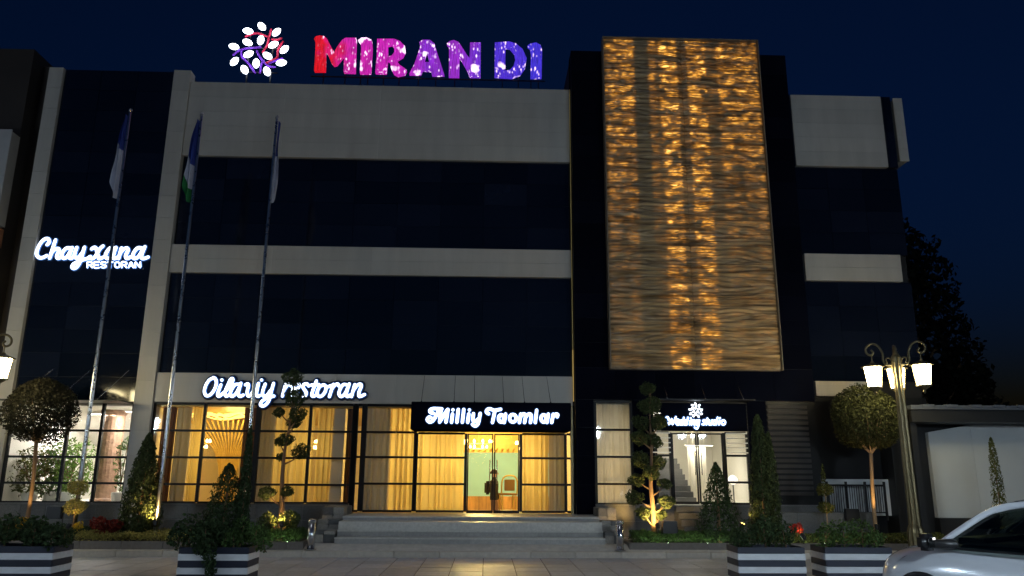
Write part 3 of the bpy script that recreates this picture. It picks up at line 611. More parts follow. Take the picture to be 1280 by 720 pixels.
WEDDING = [["W",[[[4.739,3.28],[4.789,3.274],[4.801,3.09],[4.881,3.244],[4.89,3.091],[4.993,3.294]]]],["e",[[[4.996,3.153],[5.055,3.172],[5.057,3.221],[5.01,3.215],[4.988,3.141],[5.024,3.086],[5.076,3.111]]]],["d",[[[5.161,3.2],[5.108,3.195],[5.084,3.126],[5.113,3.087],[5.163,3.142]],[[5.204,3.278],[5.16,3.09]]]],["d",[[[5.271,3.201],[5.217,3.196],[5.194,3.127],[5.223,3.088],[5.273,3.143]],[[5.314,3.279],[5.27,3.091]]]],["i",[[[5.373,3.202],[5.348,3.095]],[[5.385,3.267],[5.387,3.265]]]],["n",[[[5.422,3.213],[5.397,3.092]],[[5.411,3.167],[5.461,3.214],[5.49,3.194],[5.469,3.093]]]],["g",[[[5.584,3.204],[5.531,3.199],[5.507,3.13],[5.536,3.093],[5.586,3.146]],[[5.616,3.215],[5.583,3.069],[5.535,2.989],[5.481,3.022]]]],["s",[[[5.757,3.216],[5.714,3.201],[5.743,3.155],[5.732,3.101],[5.685,3.107]]]],["t",[[[5.832,3.263],[5.795,3.098]],[[5.788,3.206],[5.861,3.213]]]],["u",[[[5.882,3.21],[5.862,3.125],[5.888,3.096],[5.931,3.149]],[[5.955,3.213],[5.933,3.1]]]],["d",[[[6.047,3.208],[6.0,3.203],[5.977,3.134],[6.006,3.097],[6.056,3.15]],[[6.106,3.285],[6.056,3.101]]]],["i",[[[6.157,3.209],[6.132,3.101]],[[6.172,3.274],[6.173,3.272]]]],["o",[[[6.303,3.158],[6.288,3.121],[6.255,3.101],[6.22,3.108],[6.198,3.138],[6.201,3.176],[6.226,3.206],[6.262,3.213],[6.293,3.194],[6.303,3.158]]]]]
PETALS = [[-6.949,14.864,-50],[-6.497,14.684,50],[-7.349,14.7,-10],[-6.944,14.402,85],[-7.33,14.32,-25],[-6.556,14.261,30],[-7.717,14.168,-15],[-6.219,14.111,50],[-7.268,13.927,30],[-6.7,13.888,-35],[-7.659,13.677,55],[-7.014,13.63,-85],[-7.338,13.414,-60],[-6.272,13.664,10],[-6.673,13.374,-65]]
BRANCHES = [[[-7.421,14.545],[-7.093,14.665],[-6.774,14.562]],[[-6.681,14.804],[-6.728,14.516],[-6.753,14.293],[-6.872,14.037]],[[-6.626,14.471],[-6.484,14.458],[-6.347,14.51]],[[-6.297,14.4],[-6.429,14.112],[-6.438,13.86],[-6.757,13.664]],[[-7.729,13.921],[-7.467,14.117],[-6.941,14.193]],[[-7.506,14.084],[-7.473,13.865],[-7.259,13.651],[-7.038,13.346]],[[-7.042,14.064],[-6.943,13.878],[-6.697,13.603],[-6.469,13.546]],[[-6.899,13.349],[-6.866,13.63],[-6.821,13.756]],[[-6.267,13.833],[-6.458,13.765],[-6.646,13.667]]]
ROOF = [["M",[[-5.35,14.469],[-5.311,14.548],[-5.194,14.585],[-5.057,14.565],[-4.962,14.473],[-4.86,14.274],[-4.726,14.043],[-4.634,14.246],[-4.511,14.451],[-4.411,14.528],[-4.096,14.536],[-4.065,13.396],[-4.406,13.404],[-4.421,13.917],[-4.478,13.883],[-4.628,13.647],[-4.715,13.618],[-4.795,13.709],[-4.917,13.988],[-4.981,14.07],[-4.955,13.424],[-5.28,13.416],[-5.285,14.062],[-5.296,14.33]],[]],["I",[[-4.032,14.463],[-3.946,14.54],[-3.782,14.554],[-3.628,14.474],[-3.601,14.239],[-3.604,13.391],[-3.93,13.383],[-3.928,14.197],[-3.952,14.364]],[]],["R",[[-3.465,14.519],[-2.969,14.532],[-2.785,14.462],[-2.628,14.298],[-2.607,14.13],[-2.675,13.961],[-2.821,13.858],[-2.848,13.79],[-2.753,13.66],[-2.63,13.58],[-2.544,13.499],[-2.593,13.382],[-2.799,13.328],[-2.92,13.391],[-3.018,13.587],[-3.057,13.785],[-3.124,13.817],[-3.144,13.402],[-3.471,13.404],[-3.454,13.975]],[[-3.14,14.318],[-3.021,14.355],[-2.942,14.256],[-2.935,14.089],[-3.005,13.97],[-3.123,13.933]]],["A",[[-2.197,14.444],[-2.094,14.521],[-1.883,14.526],[-1.744,14.405],[-1.66,14.121],[-1.529,13.723],[-1.42,13.378],[-1.781,13.369],[-1.816,13.517],[-2.076,13.527],[-2.116,13.394],[-2.459,13.386],[-2.321,13.704],[-2.228,14.04],[-2.163,14.31]],[[-1.962,14.147],[-2.04,13.777],[-1.875,13.781]]],["N",[[-1.367,14.414],[-1.279,14.501],[-1.159,14.538],[-1.021,14.474],[-0.912,14.308],[-0.755,14.043],[-0.678,13.945],[-0.667,14.466],[-0.346,14.475],[-0.337,13.354],[-0.652,13.347],[-0.746,13.576],[-0.902,13.872],[-0.979,13.971],[-0.974,13.339],[-1.285,13.338],[-1.289,13.963],[-1.304,14.332]],[]],["D",[[0.078,14.486],[0.509,14.531],[0.722,14.468],[0.92,14.288],[1.041,13.988],[0.997,13.686],[0.847,13.449],[0.607,13.344],[0.082,13.371]],[[0.404,14.342],[0.54,14.329],[0.678,14.147],[0.709,13.946],[0.65,13.711],[0.53,13.575],[0.401,13.555]]],["I",[[1.071,14.41],[1.162,14.48],[1.33,14.518],[1.466,14.437],[1.512,14.269],[1.494,13.366],[1.163,13.358],[1.178,14.159],[1.147,14.344]],[]]]

def contour(root, data, y, rad, m='plate_navy', name='backing_plate'):
    mb = MB(); k = 0
    for ch, strokes in data:
        for s in strokes: mb.tube(smooth_path([(p[0], y+(k % 7)*.0008, p[1]) for p in s], 3), rad, 8, flat=(1, .18)); k += 1
    mb.build(name, m, root, smooth=True)
def stroke_letters(root, data, y, rad, m, edge=0):
    for ch, strokes in data:
        mb = MB()
        for k, s in enumerate(strokes):
            mb.tube(smooth_path([(p[0], y, p[1]) for p in s], 4), rad, 8, flat=(1, .6))
        mb.build('letter_'+ch.lower(), m, root, smooth=True)
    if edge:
        contour(root, data, y+.022, rad+edge, 'letter_edge', 'letter_rim')  # glowing contour added behind the strokes as their blue halo
s1 = thing('illuminated_sign', 'glowing white sign reading Chayxana RESTORAN on the black glass left wing', 'sign')
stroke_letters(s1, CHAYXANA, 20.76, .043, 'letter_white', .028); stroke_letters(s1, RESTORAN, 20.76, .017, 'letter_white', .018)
bar = MB()
for x in (-12.2, -11.3, -10.4, -9.9): bar.tube([(x, 20.77, 7.6), (x, 20.85, 7.6)], .012, 6)
bar.build('mounting_pin', 'steel', s1)
s2 = thing('illuminated_sign', 'glowing white script sign reading Oilaviy restoran on the white band', 'sign')
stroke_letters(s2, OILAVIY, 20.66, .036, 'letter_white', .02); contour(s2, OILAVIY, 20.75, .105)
s3 = thing('illuminated_sign', 'bright white sign reading Milliy Taomlar on the black canopy above the doors', 'sign')
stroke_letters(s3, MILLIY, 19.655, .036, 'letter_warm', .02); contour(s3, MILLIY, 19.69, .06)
s4 = thing('illuminated_sign', 'small glowing white sign reading Wedding studio with a flower emblem', 'sign')
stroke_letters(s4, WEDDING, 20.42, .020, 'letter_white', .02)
contour(s4, WEDDING, 20.455, .05)
PC = (-6.96, 14.04)
def petal(parent, x, z, a, y, s, m='petal_white'):
    mb = MB(); n = 14
    prof = [(-1, .02), (-.85, .45), (-.5, .85), (0, 1), (.5, .85), (.85, .45), (1, .02)]
    ca, sa = math.cos(R(a)), math.sin(R(a)); vs = []; fs = []
    for t, w in prof:
        for k in range(n):
            q = 2*math.pi*k/n; lx = t*.145*s; lz = w*.092*s*math.cos(q); ly = w*.05*s*math.sin(q)
            vs.append((x+lx*ca-lz*sa, y+ly, z+lx*sa+lz*ca))
    for i in range(len(prof)-1):
        for k in range(n): fs.append((i*n+k, i*n+(k+1) % n, (i+1)*n+(k+1) % n, (i+1)*n+k))
    mb.add(vs, fs).build('petal', m, parent, smooth=True)
s5 = thing('rooftop_emblem', 'round rooftop emblem of white glowing petals on red and violet branches', 'emblem')
for x, z, a in PETALS: petal(s5, x, z, a, 20.88, 1.12)
for i, b in enumerate(BRANCHES): MB().tube(smooth_path([(p[0], 20.93, p[1]) for p in b], 5), .028, 8).build('branch', 'branch_red' if i in (0, 1, 2, 3) else 'branch_violet', s5, smooth=True)
fr = MB()
for x in (-7.3, -6.6): fr.box(x-.02, x+.02, 21.0, 21.04, 12.7, 14.7)
for z in (13.4, 14.2): fr.box(-7.5, -6.4, 20.99, 21.03, z-.015, z+.015)
fr.build('support_frame', 'dark_frame', s5)
EC = (5.532, 3.46)
for x, z, a in PETALS: petal(s4, EC[0]+(x-PC[0])*.205, EC[1]+(z-PC[1])*.215, a, 20.42, .31, 'letter_white')
# rooftop letters
s6 = thing('rooftop_sign', 'large rooftop letters MIRAN DI glowing red, magenta, violet and blue', 'sign')
for ch, poly, hole in ROOF:
    bm = bmesh.new(); loops = []
    for lp in ([poly, hole] if hole else [poly]):
        vv = [bm.verts.new((p[0], 20.84, p[1])) for p in lp]; loops.append(vv)
        for i in range(len(vv)): bm.edges.new((vv[i], vv[(i+1) % len(vv)]))
    bmesh.ops.triangle_fill(bm, use_beauty=True, use_dissolve=False, edges=bm.edges[:])
    ex = bmesh.ops.extrude_face_region(bm, geom=bm.faces[:])
    bmesh.ops.translate(bm, verts=[v for v in ex['geom'] if isinstance(v, bmesh.types.BMVert)], vec=(0, .14, 0))
    bmesh.ops.recalc_face_normals(bm, faces=bm.faces[:])
    me = bpy.data.meshes.new('letter_'+ch.lower()); bm.to_mesh(me); bm.free(); me.materials.append(MATS['roof_letter'])
    o = bpy.data.objects.new('letter_'+ch.lower(), me); COL.objects.link(o); o.parent = s6
    xs = [p[0] for p in poly]; zb = min(p[1] for p in poly)
    for f in (.25, .75):
        x = min(xs)+(max(xs)-min(xs))*f; MB().box(x-.015, x+.015, 21.0, 21.03, 12.7, zb+.5).build('support_post', 'dark_frame', s6)
MB().box(-5.4, 1.6, 20.99, 21.02, 13.3, 13.33).build('support_rail', 'dark_frame', s6)

# ================================================================ INTERIOR THINGS
def curtain(name, label, x0, x1, z0, z1, y, m, folds, amp=.045, lean=0.0, group='curtains behind the ground floor glass'):
    folds = (x1-x0)*6.5; n = int(folds*16)+8; mb = MB(); ph = random.uniform(0, 6); k1, k2 = random.uniform(2, 4), random.uniform(5, 8)
    def fn(a, b):
        q = a+.035*math.sin(a*k1*math.pi+ph)+.012*math.sin(a*k2*math.pi*2+ph*2)
        w = q*folds*2*math.pi; d = amp*(1.0+.45*math.sin(a*k2*3+ph))
        return (x0+(x1-x0)*a+.010*math.cos(w), y+d*math.sin(w)*(.8+.2*(1-b))+.03*math.sin(a*k1*2+ph), z0+(z1-z0)*b)
    mb.grid(fn, n, 8); o = mb.build(name, m, smooth=True)
    return tag(o, label, 'curtain', group)
curtain('curtain', 'dark brown curtain at the far left edge of the hall windows', -8.80, -8.40, .25, 3.5, 21.35, 'curtain_brown', 6)
curtain('curtain', 'greyish unlit stretch of curtain between the brown drape and the amber strip beside the gold ceiling gap', -8.40, -7.98, .25, 3.5, 21.30, 'curtain_unlit', 4)
curtain('curtain', 'amber sheer strip of curtain on the left side of the gap showing the gold ceiling', -7.96, -7.58, .25, 3.5, 21.34, 'curtain_sheer', 4)
curtain('curtain', 'dark brown drape just right of the gap showing the gold ceiling', -6.60, -6.20, .25, 3.5, 21.35, 'curtain_brown', 5)
curtain('curtain', 'amber sheer curtain behind the tall cloud pruned tree', -5.72, -4.66, .25, 3.5, 21.30, 'curtain_sheer', 10)
curtain('curtain', 'dim greyish curtain between the second brown drape and the tall cloud pruned tree', -6.20, -5.73, .25, 3.5, 21.28, 'curtain_unlit', 5)
curtain('curtain', 'narrow amber curtain under the end of the Oilaviy restoran sign', -4.60, -4.18, .25, 3.5, 21.30, 'curtain_sheer', 5)
curtain('curtain', 'dark brown drape between the two groups of hall windows', -3.80, -3.50, .25, 3.5, 21.30, 'curtain_brown', 4)
curtain('curtain', 'grey looking sheer curtain in the window left of the sign canopy', -3.40, -2.62, .80, 3.5, 21.18, 'curtain_unlit', 7)
curtain('curtain', 'amber half of the curtain in the window left of the sign canopy', -2.60, -1.92, .80, 3.5, 21.24, 'curtain_sheer', 6)
curtain('curtain', 'bright amber curtain filling the window just left of the entrance doors', -1.88, -.62, .80, 3.48, 21.24, 'curtain_sheer', 11)
curtain('curtain', 'bright amber curtain in the window just right of the entrance doors', .95, 1.66, .80, 3.48, 21.24, 'curtain_sheer', 7)
curtain('curtain', 'dim greyish curtain at the right side of the window beside the tower', 1.67, 2.14, .80, 3.48, 21.20, 'curtain_unlit', 5)
curtain('curtain', 'pale curtain in the narrow tower window beside the steps', 2.86, 3.84, 1.06, 3.64, 20.86, 'curtain_white', 8, .03)
curtain('curtain', 'long cream curtain beside the staircase inside the wedding salon', 5.72, 6.24, 1.06, 3.4, 22.2, 'curtain_white', 7, .03)
def ilight(name, loc, e, col, size=.5, parent=None, typ='POINT'):
    l = bpy.data.lights.new(name, typ); l.energy = e; l.color = col
    if typ == 'AREA': l.size = size
    else: l.shadow_soft_size = size
    o = bpy.data.objects.new(name, l); COL.objects.link(o); o.location = loc; o.parent = parent; return o
WARM = (1.0, .75, .26)
def chandelier(label, x, y, z, e, r=.42):
    t = thing('chandelier', label, 'chandelier', (x, y, z), 0, 'lit chandeliers of the hall')
    ring = MB()
    for rr, zz in ((r, 0), (r*.6, -.16)):
        ring.tube([(rr*math.cos(a*math.pi/12), rr*math.sin(a*math.pi/12), zz) for a in range(25)], .014, 6)
    for k in range(4): ring.tube([(r*math.cos(k*math.pi/2), r*math.sin(k*math.pi/2), 0), (0, 0, .35)], .006, 5)
    ring.tube([(0, 0, .3), (0, 0, 3.5-z)], .012, 6); ring.build('frame', 'interior_gold', t)
    for k in range(10):
        a = 2*math.pi*k/10; MB().lathe([(.005, -.055), (.03, -.03), (.034, 0), (.02, .03), (.01, .05)], (r*math.cos(a), r*math.sin(a), .05), 8).build('bulb', 'bulb_warm', t, smooth=True)
    for k in range(6):
        a = 2*math.pi*k/6; MB().lathe([(.005, -.055), (.03, -.03), (.034, 0), (.02, .03), (.01, .05)], (r*.6*math.cos(a), r*.6*math.sin(a), -.11), 8).build('bulb', 'bulb_warm', t, smooth=True)
    ilight('chandelier_light', (0, 0, -.35), e, WARM, .3, t)
chandelier('bright chandelier seen through the left leaf of the entrance doors', -.25, 24.0, 2.72, 330)
chandelier('chandelier behind the curtain right of the entrance doors', 1.05, 22.0, 2.6, 22, .22)
chandelier('chandelier behind the curtain just left of the entrance doors', -.85, 22.0, 2.6, 24, .22)
chandelier('chandelier behind the amber half curtain left of the sign canopy', -2.0, 21.95, 2.75, 11, .2)
chandelier('chandelier behind the amber curtains under the Oilaviy restoran sign', -4.95, 22.2, 2.6, 24, .25)
chandelier('unseen chandelier added to light the hall bay with the ribbed gold column', -7.95, 22.2, 2.6, 22, .2)  # added out of sight behind the curtain to light this bay
ilight('cove_light_lamp', (-7.2, 22.9, 3.2), 70, WARM, .5, RB); ilight('cove_light_lamp', (.4, 25.6, 3.2), 150, WARM, .5, RB)
# chair
t = thing('dining_chair', 'pale gold dining chair with a brown back pad inside the entrance', 'chair', (.62, 22.7, .79), R(12))
t.location.z = .79
box('platform_dais', 'interior_floor', RB, .2, 1.6, 21.61, 23.4, .19, .788)
for x in (-.2, .2):
    for y in (-.2, .2): MB().tube([(x, y, 0), (x*.95, y*.95, .44)], [.016, .022], 8).build('leg', 'chair_gold', t, smooth=True)
MB().box(-.24, .24, -.24, .24, .43, .48).build('seat', 'chair_pad', t, bevel=.015)
bk = MB(); bk.tube(smooth_path([(-.22, .2, .46), (-.22, .25, .80), (-.12, .27, .95), (.12, .27, .95), (.22, .25, .80), (.22, .2, .46)], 5), .022, 8); bk.build('back_frame', 'chair_gold', t, smooth=True)
MB().box(-.15, .15, .225, .255, .55, .86).build('back_pad', 'chair_pad', t, bevel=.012)
t.rotation_euler.z = R(190)
# person
def person(label, loc, rz, h=1.68):
    t = thing('person', label, 'person', loc, rz)
    J = dict(pel=(0, 0, .92, .15), wai=(0, .01, 1.08, .135), che=(0, .0, 1.30, .16), nck=(0, .015, 1.46, .058), hd0=(0, .0, 1.53, .075), hd1=(0, -.01, 1.62, .095), hd2=(0, 0, 1.69, .06))
    for s, n in ((-1, 'l'), (1, 'r')):
        J.update({n+'hip': (s*.095, 0, .86, .095), n+'kne': (s*.10, -.03, .49, .062), n+'ank': (s*.10, .03, .09, .042), n+'toe': (s*.115, -.15, .03, .038),
                  n+'sho': (s*.185, .01, 1.40, .062), n+'elb': (s*.235, .03, 1.12, .045), n+'wri': (s*.215, -.10, .90, .033), n+'han': (s*.20, -.14, .82, .032)})
    E = [('pel', 'wai'), ('wai', 'che'), ('che', 'nck'), ('nck', 'hd0'), ('hd0', 'hd1'), ('hd1', 'hd2')]
    for n in 'lr': E += [('pel', n+'hip'), (n+'hip', n+'kne'), (n+'kne', n+'ank'), (n+'ank', n+'toe'), ('che', n+'sho'), (n+'sho', n+'elb'), (n+'elb', n+'wri'), (n+'wri', n+'han')]
    ks = list(J); me = bpy.data.meshes.new('body'); me.from_pydata([J[k][:3] for k in ks], [(ks.index(a), ks.index(b)) for a, b in E], [])
    o = bpy.data.objects.new('body', me); COL.objects.link(o); o.parent = t
    sk = o.modifiers.new('skin', 'SKIN'); lay = me.skin_vertices[0] if me.skin_vertices else None
    if lay is None:
        bpy.context.view_layer.objects.active = o; lay = me.skin_vertices[0]
    for i, k in enumerate(ks): lay.data[i].radius = (J[k][3], J[k][3]*.85); lay.data[i].use_root = (k == 'pel')
    sb = o.modifiers.new('subdiv', 'SUBSURF'); sb.levels = 2; sb.render_levels = 2
    # clothes as colour zones of one body: dark jacket, tan trousers, skin
    m = bpy.data.materials.new('person_zones'); m.use_nodes = True; nt = m.node_tree; b = nt.nodes['Principled BSDF']; b.inputs['Roughness'].default_value = .85
    tc = nt.nodes.new('ShaderNodeTexCoord'); sp = nt.nodes.new('ShaderNodeSeparateXYZ'); nt.links.new(tc.outputs['Object'], sp.inputs[0])
    mr = nt.nodes.new('ShaderNodeMapRange'); mr.inputs[1].default_value = 0; mr.inputs[2].default_value = 1.75; nt.links.new(sp.outputs[2], mr.inputs[0])
    cr = nt.nodes.new('ShaderNodeValToRGB'); cr.color_ramp.interpolation = 'CONSTANT'; e = cr.color_ramp.elements
    e[0].position = 0; e[0].color = (.02, .018, .016, 1); e[1].position = .86; e[1].color = (.45, .28, .2, 1)
    for p, c in ((.055, (.36, .22, .16, 1)), (.50, (.03, .025, .022, 1))): x = e.new(p); x.color = c
    nt.links.new(mr.outputs[0], cr.inputs[0]); nt.links.new(cr.outputs[0], b.inputs['Base Color']); me.materials.append(m)
    MB().grid(lambda a, b_: (.102*math.sin(b_*1.75)*math.cos(a*2*math.pi), .015+.112*math.sin(b_*1.75)*math.sin(a*2*math.pi), 1.625+.118*math.cos(b_*1.75)), 16, 8).build('hair', 'hair', t, smooth=True)
    for s in (-1, 1): MB().lathe([(.002, -.01), (.011, 0), (.002, .01)], (s*.034, -.097, 1.625), 8).build('eye', 'hair', t)
    MB().tube([(0, -.095, 1.635), (0, -.118, 1.598)], [.01, .016], 6).build('nose', 'skin', t, smooth=True)
    MB().box(-.14, .14, .13, .27, 1.02, 1.40).build('backpack', 'cloth_dark', t, bevel=.05)
    return t
person('person in a dark jacket with a backpack standing behind the entrance door', (.235, 23.0, .20), R(70))
box('platform_dais', 'interior_floor', RB, -.3, .19, 22.4, 23.6, .19, .199)
# plants and column in the left wing
def leafy_plant(label, x, y, z, h, r, n, m, size):
    t = thing('indoor_plant', label, 'plant', (x, y, z)); st = MB()
    for k in range(7):
        a = k*.9; st.tube(smooth_path([(0, 0, 0), (.1*r*math.cos(a), .1*r*math.sin(a), h*.4), (r*.8*math.cos(a), r*.8*math.sin(a), h*(.6+.05*k))], 4), .012, 5)
    st.build('stem', 'bark', t); p, d = ball_pts((0, 0, h*.58), r, n, h*.55/r, .25, .3); leaf_obj('foliage', p, d, size, m, t, .35, .8)
    MB().lathe([(.12, 0), (.17, .02), (.20, .26), (.18, .28)], (0, 0, 0), 14).build('pot', 'interior_white', t, smooth=True)
leafy_plant('pale grey green plant behind the left wing glass, under the round tree', -12.15, 21.6, .98, 1.35, .55, 800, 'leaf_olive', .13)
leafy_plant('grey green leafy plant between the bright green one and the tree trunk', -11.85, 22.1, .98, 1.4, .55, 900, 'leaf_green', .14)
leafy_plant('bright green bushy plant behind the left wing glass', -11.30, 21.9, .98, 1.5, .55, 1300, 'leaf_lime', .12)
leafy_plant('slim green plant by the right edge of the left wing window', -9.75, 21.5, .98, 1.7, .25, 300, 'leaf_green', .12)
c = MB().lathe([(.36, 0), (.36, .1), (.30, .14), (.30, 2.4), (.36, 2.48), (.36, 2.6)], (-10.66, 22.6, .95), 20).build('patterned_column', 'column_brown', RB, smooth=False)
def ceiling_lamp(label, x, y, z, sx, sy, e, col=(1, .93, .78)):
    t = thing('ceiling_light', label, 'light', (x, y, z), 0, 'ceiling lights seen through the glass')
    MB().box(-sx-.02, sx+.02, -sy-.02, sy+.02, 0, .04).build('housing', 'interior_white', t); MB().box(-sx, sx, -sy, sy, -.012, -.001).build('diffuser', 'panel_white', t)
    o = ilight('ceiling_light_lamp', (0, 0, -.05), e, col, max(sx, sy)*1.6, t, 'AREA')
ceiling_lamp('long white ceiling light in the left wing room', -10.9, 22.7, 3.40, .5, .06, 150, (1, .96, .88))
ceiling_lamp('white ceiling light near the brown column of the left wing', -9.9, 22.2, 3.44, .25, .06, 90, (1, .96, .88))
ceiling_lamp('ceiling light at the left end of the left wing room', -12.0, 23.5, 3.3, .4, .06, 130, (1, .96, .88))
ceiling_lamp('bright strip standing for the white reflection in the wedding salon door', 6.0, 22.0, 2.62, .38, .05, 26, (1, .93, .74))  # glowing strip added in place of a reflection in the door glass
ceiling_lamp('ceiling light over the salon staircase', 5.0, 22.6, 3.55, .3, .2, 55, (1, .92, .70))
ceiling_lamp('ceiling light behind the pale tower window curtain', 3.3, 22.3, 3.55, .3, .2, 26, (1, .86, .58))
t = thing('flower_vase', 'small potted plant on the salon stair landing', 'plant', (4.75, 24.2, 2.31)); MB().lathe([(.06, 0), (.09, .1), (.05, .2)], (0, 0, 0), 12).build('vase', 'interior_white', t, smooth=True)
p, d = ball_pts((0, 0, .36), .22, 120, .8, .3, .2); leaf_obj('foliage', p, d, .14, 'leaf_lime', t, .3)
t = thing('decor_sphere', 'round white globe lamp in the right side window of the wedding salon', 'lamp', (6.72, 21.4, 1.06)); MB().lathe([(.12, 0), (.12, .02), (.02, .04), (.02, .5)], (0, 0, 0), 14).build('stand', 'steel', t)
MB().lathe([(.01, -.13), (.08, -.1), (.125, -.03), (.125, .03), (.08, .1), (.01, .13)], (0, 0, .62), 16).build('globe', 'strip_white', t, smooth=True)

# ================================================================ FLAGPOLES AND FLAGS
def flagpole(label, x, y, zt):
    t = thing('flagpole', label, 'flagpole', (x, y, .28), 0, 'flagpoles in front of the building')
    MB().lathe([(.055, 0), (.05, 1.5), (.042, 5), (.030, zt-.35), (.028, zt-.28)], (0, 0, 0), 14).build('pole', 'pole_metal', t, smooth=True)
    MB().lathe([(.03, 0), (.05, .02), (.05, .05), (.03, .07), (.012, .10)], (0, 0, zt-.38), 12).build('finial', 'pole_metal', t, smooth=True)
    MB().lathe([(.14, 0), (.14, .03), (.08, .05), (.07, .12)], (0, 0, 0), 14).build('base_plate', 'steel', t, smooth=True)
flagpole('steel flagpole in front of the black left wing, white flag', -9.46, 18.8, 11.05)
flagpole('steel flagpole in front of the second white pilaster, blue white green flag', -7.60, 18.8, 10.98)
flagpole('steel flagpole in front of the hall windows, rightmost of three', -5.64, 18.8, 10.94)
def flag(label, x, y, zt, L, w, lean, zones):
    """a flag hanging in limp folds from the top of its pole"""
    t = thing('flag', label, 'flag', (x, y, zt), 0, 'limp flags on the flagpoles')
    nv = 40
    for (b0, b1, m) in zones:
        mb = MB()
        def fn(a, b):
            v = b0+(b1-b0)*b; ww = w*(.30+.9*v-.35*max(0, v-.82)*4*a); fold = math.sin(a*9+v*2.2)*.075*(1-.2*v)+math.sin(a*17+1)*.02
            return (.045*(1 if lean > 0 else -1)+lean*(a*ww)+.03*math.sin(v*7+a*3)*a-.02*v, fold-.01, -v*L*(1-.16*a*a)-.06*math.sin(a*4)*v)
        mb.grid(fn, 30, 26); mb.build('cloth', m, t, smooth=True)
flag('limp white and blue flag on the leftmost flagpole', -9.46, 18.8, 10.85, 2.28, .17, -1, ((0, .42, 'flag_blue'), (.42, 1, 'flag_white')))
flag('limp blue, white and green flag on the middle flagpole', -7.60, 18.8, 10.75, 2.25, .20, -1, ((0, .55, 'flag_blue'), (.55, .84, 'flag_white'), (.84, 1, 'flag_green')))
flag('limp pale flag with a blue top on the rightmost flagpole', -5.64, 18.8, 10.75, 2.25, .12, 1, ((0, .45, 'flag_blue'), (.45, 1, 'flag_white')))

# ================================================================ STREET LAMPS
def lamp_post():
    t = thing('street_lamp', 'x', 'street lamp', (0, 0, 0), 0, 'ornate three lantern street lamps')
    MB().lathe([(.20, 0), (.20, .12), (.17, .16), (.17, .5), (.155, .58), (.12, .66), (.105, 2.3), (.095, 3.9), (.118, 3.98), (.112, 4.3), (.08, 4.36)], (0, 0, 0), 20, .16).build('post', 'bronze', t)
    MB().lathe([(.07, 0), (.05, .06), (.03, .1), (.04, .14), (.012, .22)], (0, 0, 4.36), 12).build('finial', 'bronze', t, smooth=True)
    for k in range(3):
        a = k*math.pi/2+.06; ca, sa = math.cos(a), math.sin(a)
        P = lambda r, z: (r*ca, r*sa, z)
        arm = MB(); pts = smooth_path([P(.08, 4.16), P(.20, 4.14), P(.27, 4.24), P(.27, 4.42), P(.36, 4.60), P(.50, 4.64), P(.60, 4.56), P(.60, 4.44), P(.52, 4.38), P(.46, 4.43), P(.49, 4.49)], 4)
        arm.tube(pts, .026, 8); arm.tube(smooth_path([P(.08, 4.22), P(.15, 4.30), P(.21, 4.28), P(.20, 4.20)], 4), .018, 6); arm.tube([P(.50, 4.38), P(.50, 4.18)], .014, 6)
        arm.build('arm', 'bronze', t, smooth=True)
        c = P(.50, 0); ln = MB().lathe([(.255, 4.10), (.25, 4.125), (.15, 4.16), (.05, 4.20), (.03, 4.24)], (c[0], c[1], 0), 6).build('lantern', 'bronze', t)
        g_ = MB().lathe([(.135, 3.66), (.185, 4.098)], (0, 0, 0), 6).build('lantern_glass', 'lantern_glass', ln, loc=(c[0], c[1], 0))
        bars = MB()
        for q in range(6):
            b = q*math.pi/3; bars.tube([(c[0]+.140*math.cos(b), c[1]+.140*math.sin(b), 3.66), (c[0]+.192*math.cos(b), c[1]+.192*math.sin(b), 4.10)], .013, 5)
        bars.lathe([(.165, 3.63), (.165, 3.66), (.10, 3.60), (.03, 3.55), (.035, 3.51), (.012, 3.46)][::-1], (c[0], c[1], 0), 6); bars.build('lantern_cage', 'bronze', ln)
    return t
LP = lamp_post(); LP.location = (9.29, 17.1, .12); LP.rotation_euler.z = R(-28.5); LP['label'] = 'ornate bronze lamp post with three lit lanterns in front of the low annex'
LAMPCOOL = [s_ for c_ in LP.children for s_ in c_.children if s_.name.startswith('lantern_glass')][0].data.copy(); LAMPCOOL.materials[0] = MATS['lantern_cool']
for (x, y, lab) in ((-11.22, 17.1, 'ornate lamp post at the left edge, only one lit lantern showing'), (4.9, 2.0, 'ornate lamp post on the open plaza just right of the viewer'), (-15.6, 6.0, 'ornate lamp post on the open plaza far left of the viewer'), (10.2, 2.5, 'ornate lamp post on the open plaza farther right of the viewer')):
    o = copy_tree(LP); o.location = (x, y, .12 if y > 10 else 0); o['label'] = lab; o.rotation_euler.z = math.atan2(-x, y) if y > 10 else 0
    if y < 10:
        for ch in o.children:
            for sub in ch.children:
                if sub.name.startswith('lantern_glass'): sub.data = LAMPCOOL

# ================================================================ STRIPED PLANTER BOXES
def planter(label, x0, x1, y0, dep=.62, h=.62):
    t = thing('striped_planter', label, 'planter', ((x0+x1)/2, y0+dep/2, 0), 0, 'striped planter boxes along the plaza'); w = (x1-x0)/2; d = dep/2
    MB().box(-w+.03, w-.03, -d+.03, d-.03, .01, h-.06).build('liner', 'slat_dark', t); MB().box(-w+.05, w-.05, -d+.05, d-.05, h-.10, h-.05).build('soil', 'soil', t)
    n = 6; hh = h/n
    for k in range(n):
        m = 'slat_dark' if k % 2 else 'slat_white'; z0 = k*hh+.003; z1 = (k+1)*hh-.003; q = 0 if k % 2 else .004
        piece('slat', m, t, -w-q, w+q, -d-q, -d+.028, z0, z1, .004); piece('slat', m, t, -w-q, w+q, d-.028, d+q, z0, z1, .004)
        piece('slat', m, t, -w-q, -w+.028, -d+.029, d-.029, z0, z1, .004); piece('slat', m, t, w-.028, w+q, -d+.029, d-.029, z0, z1, .004)
    return t
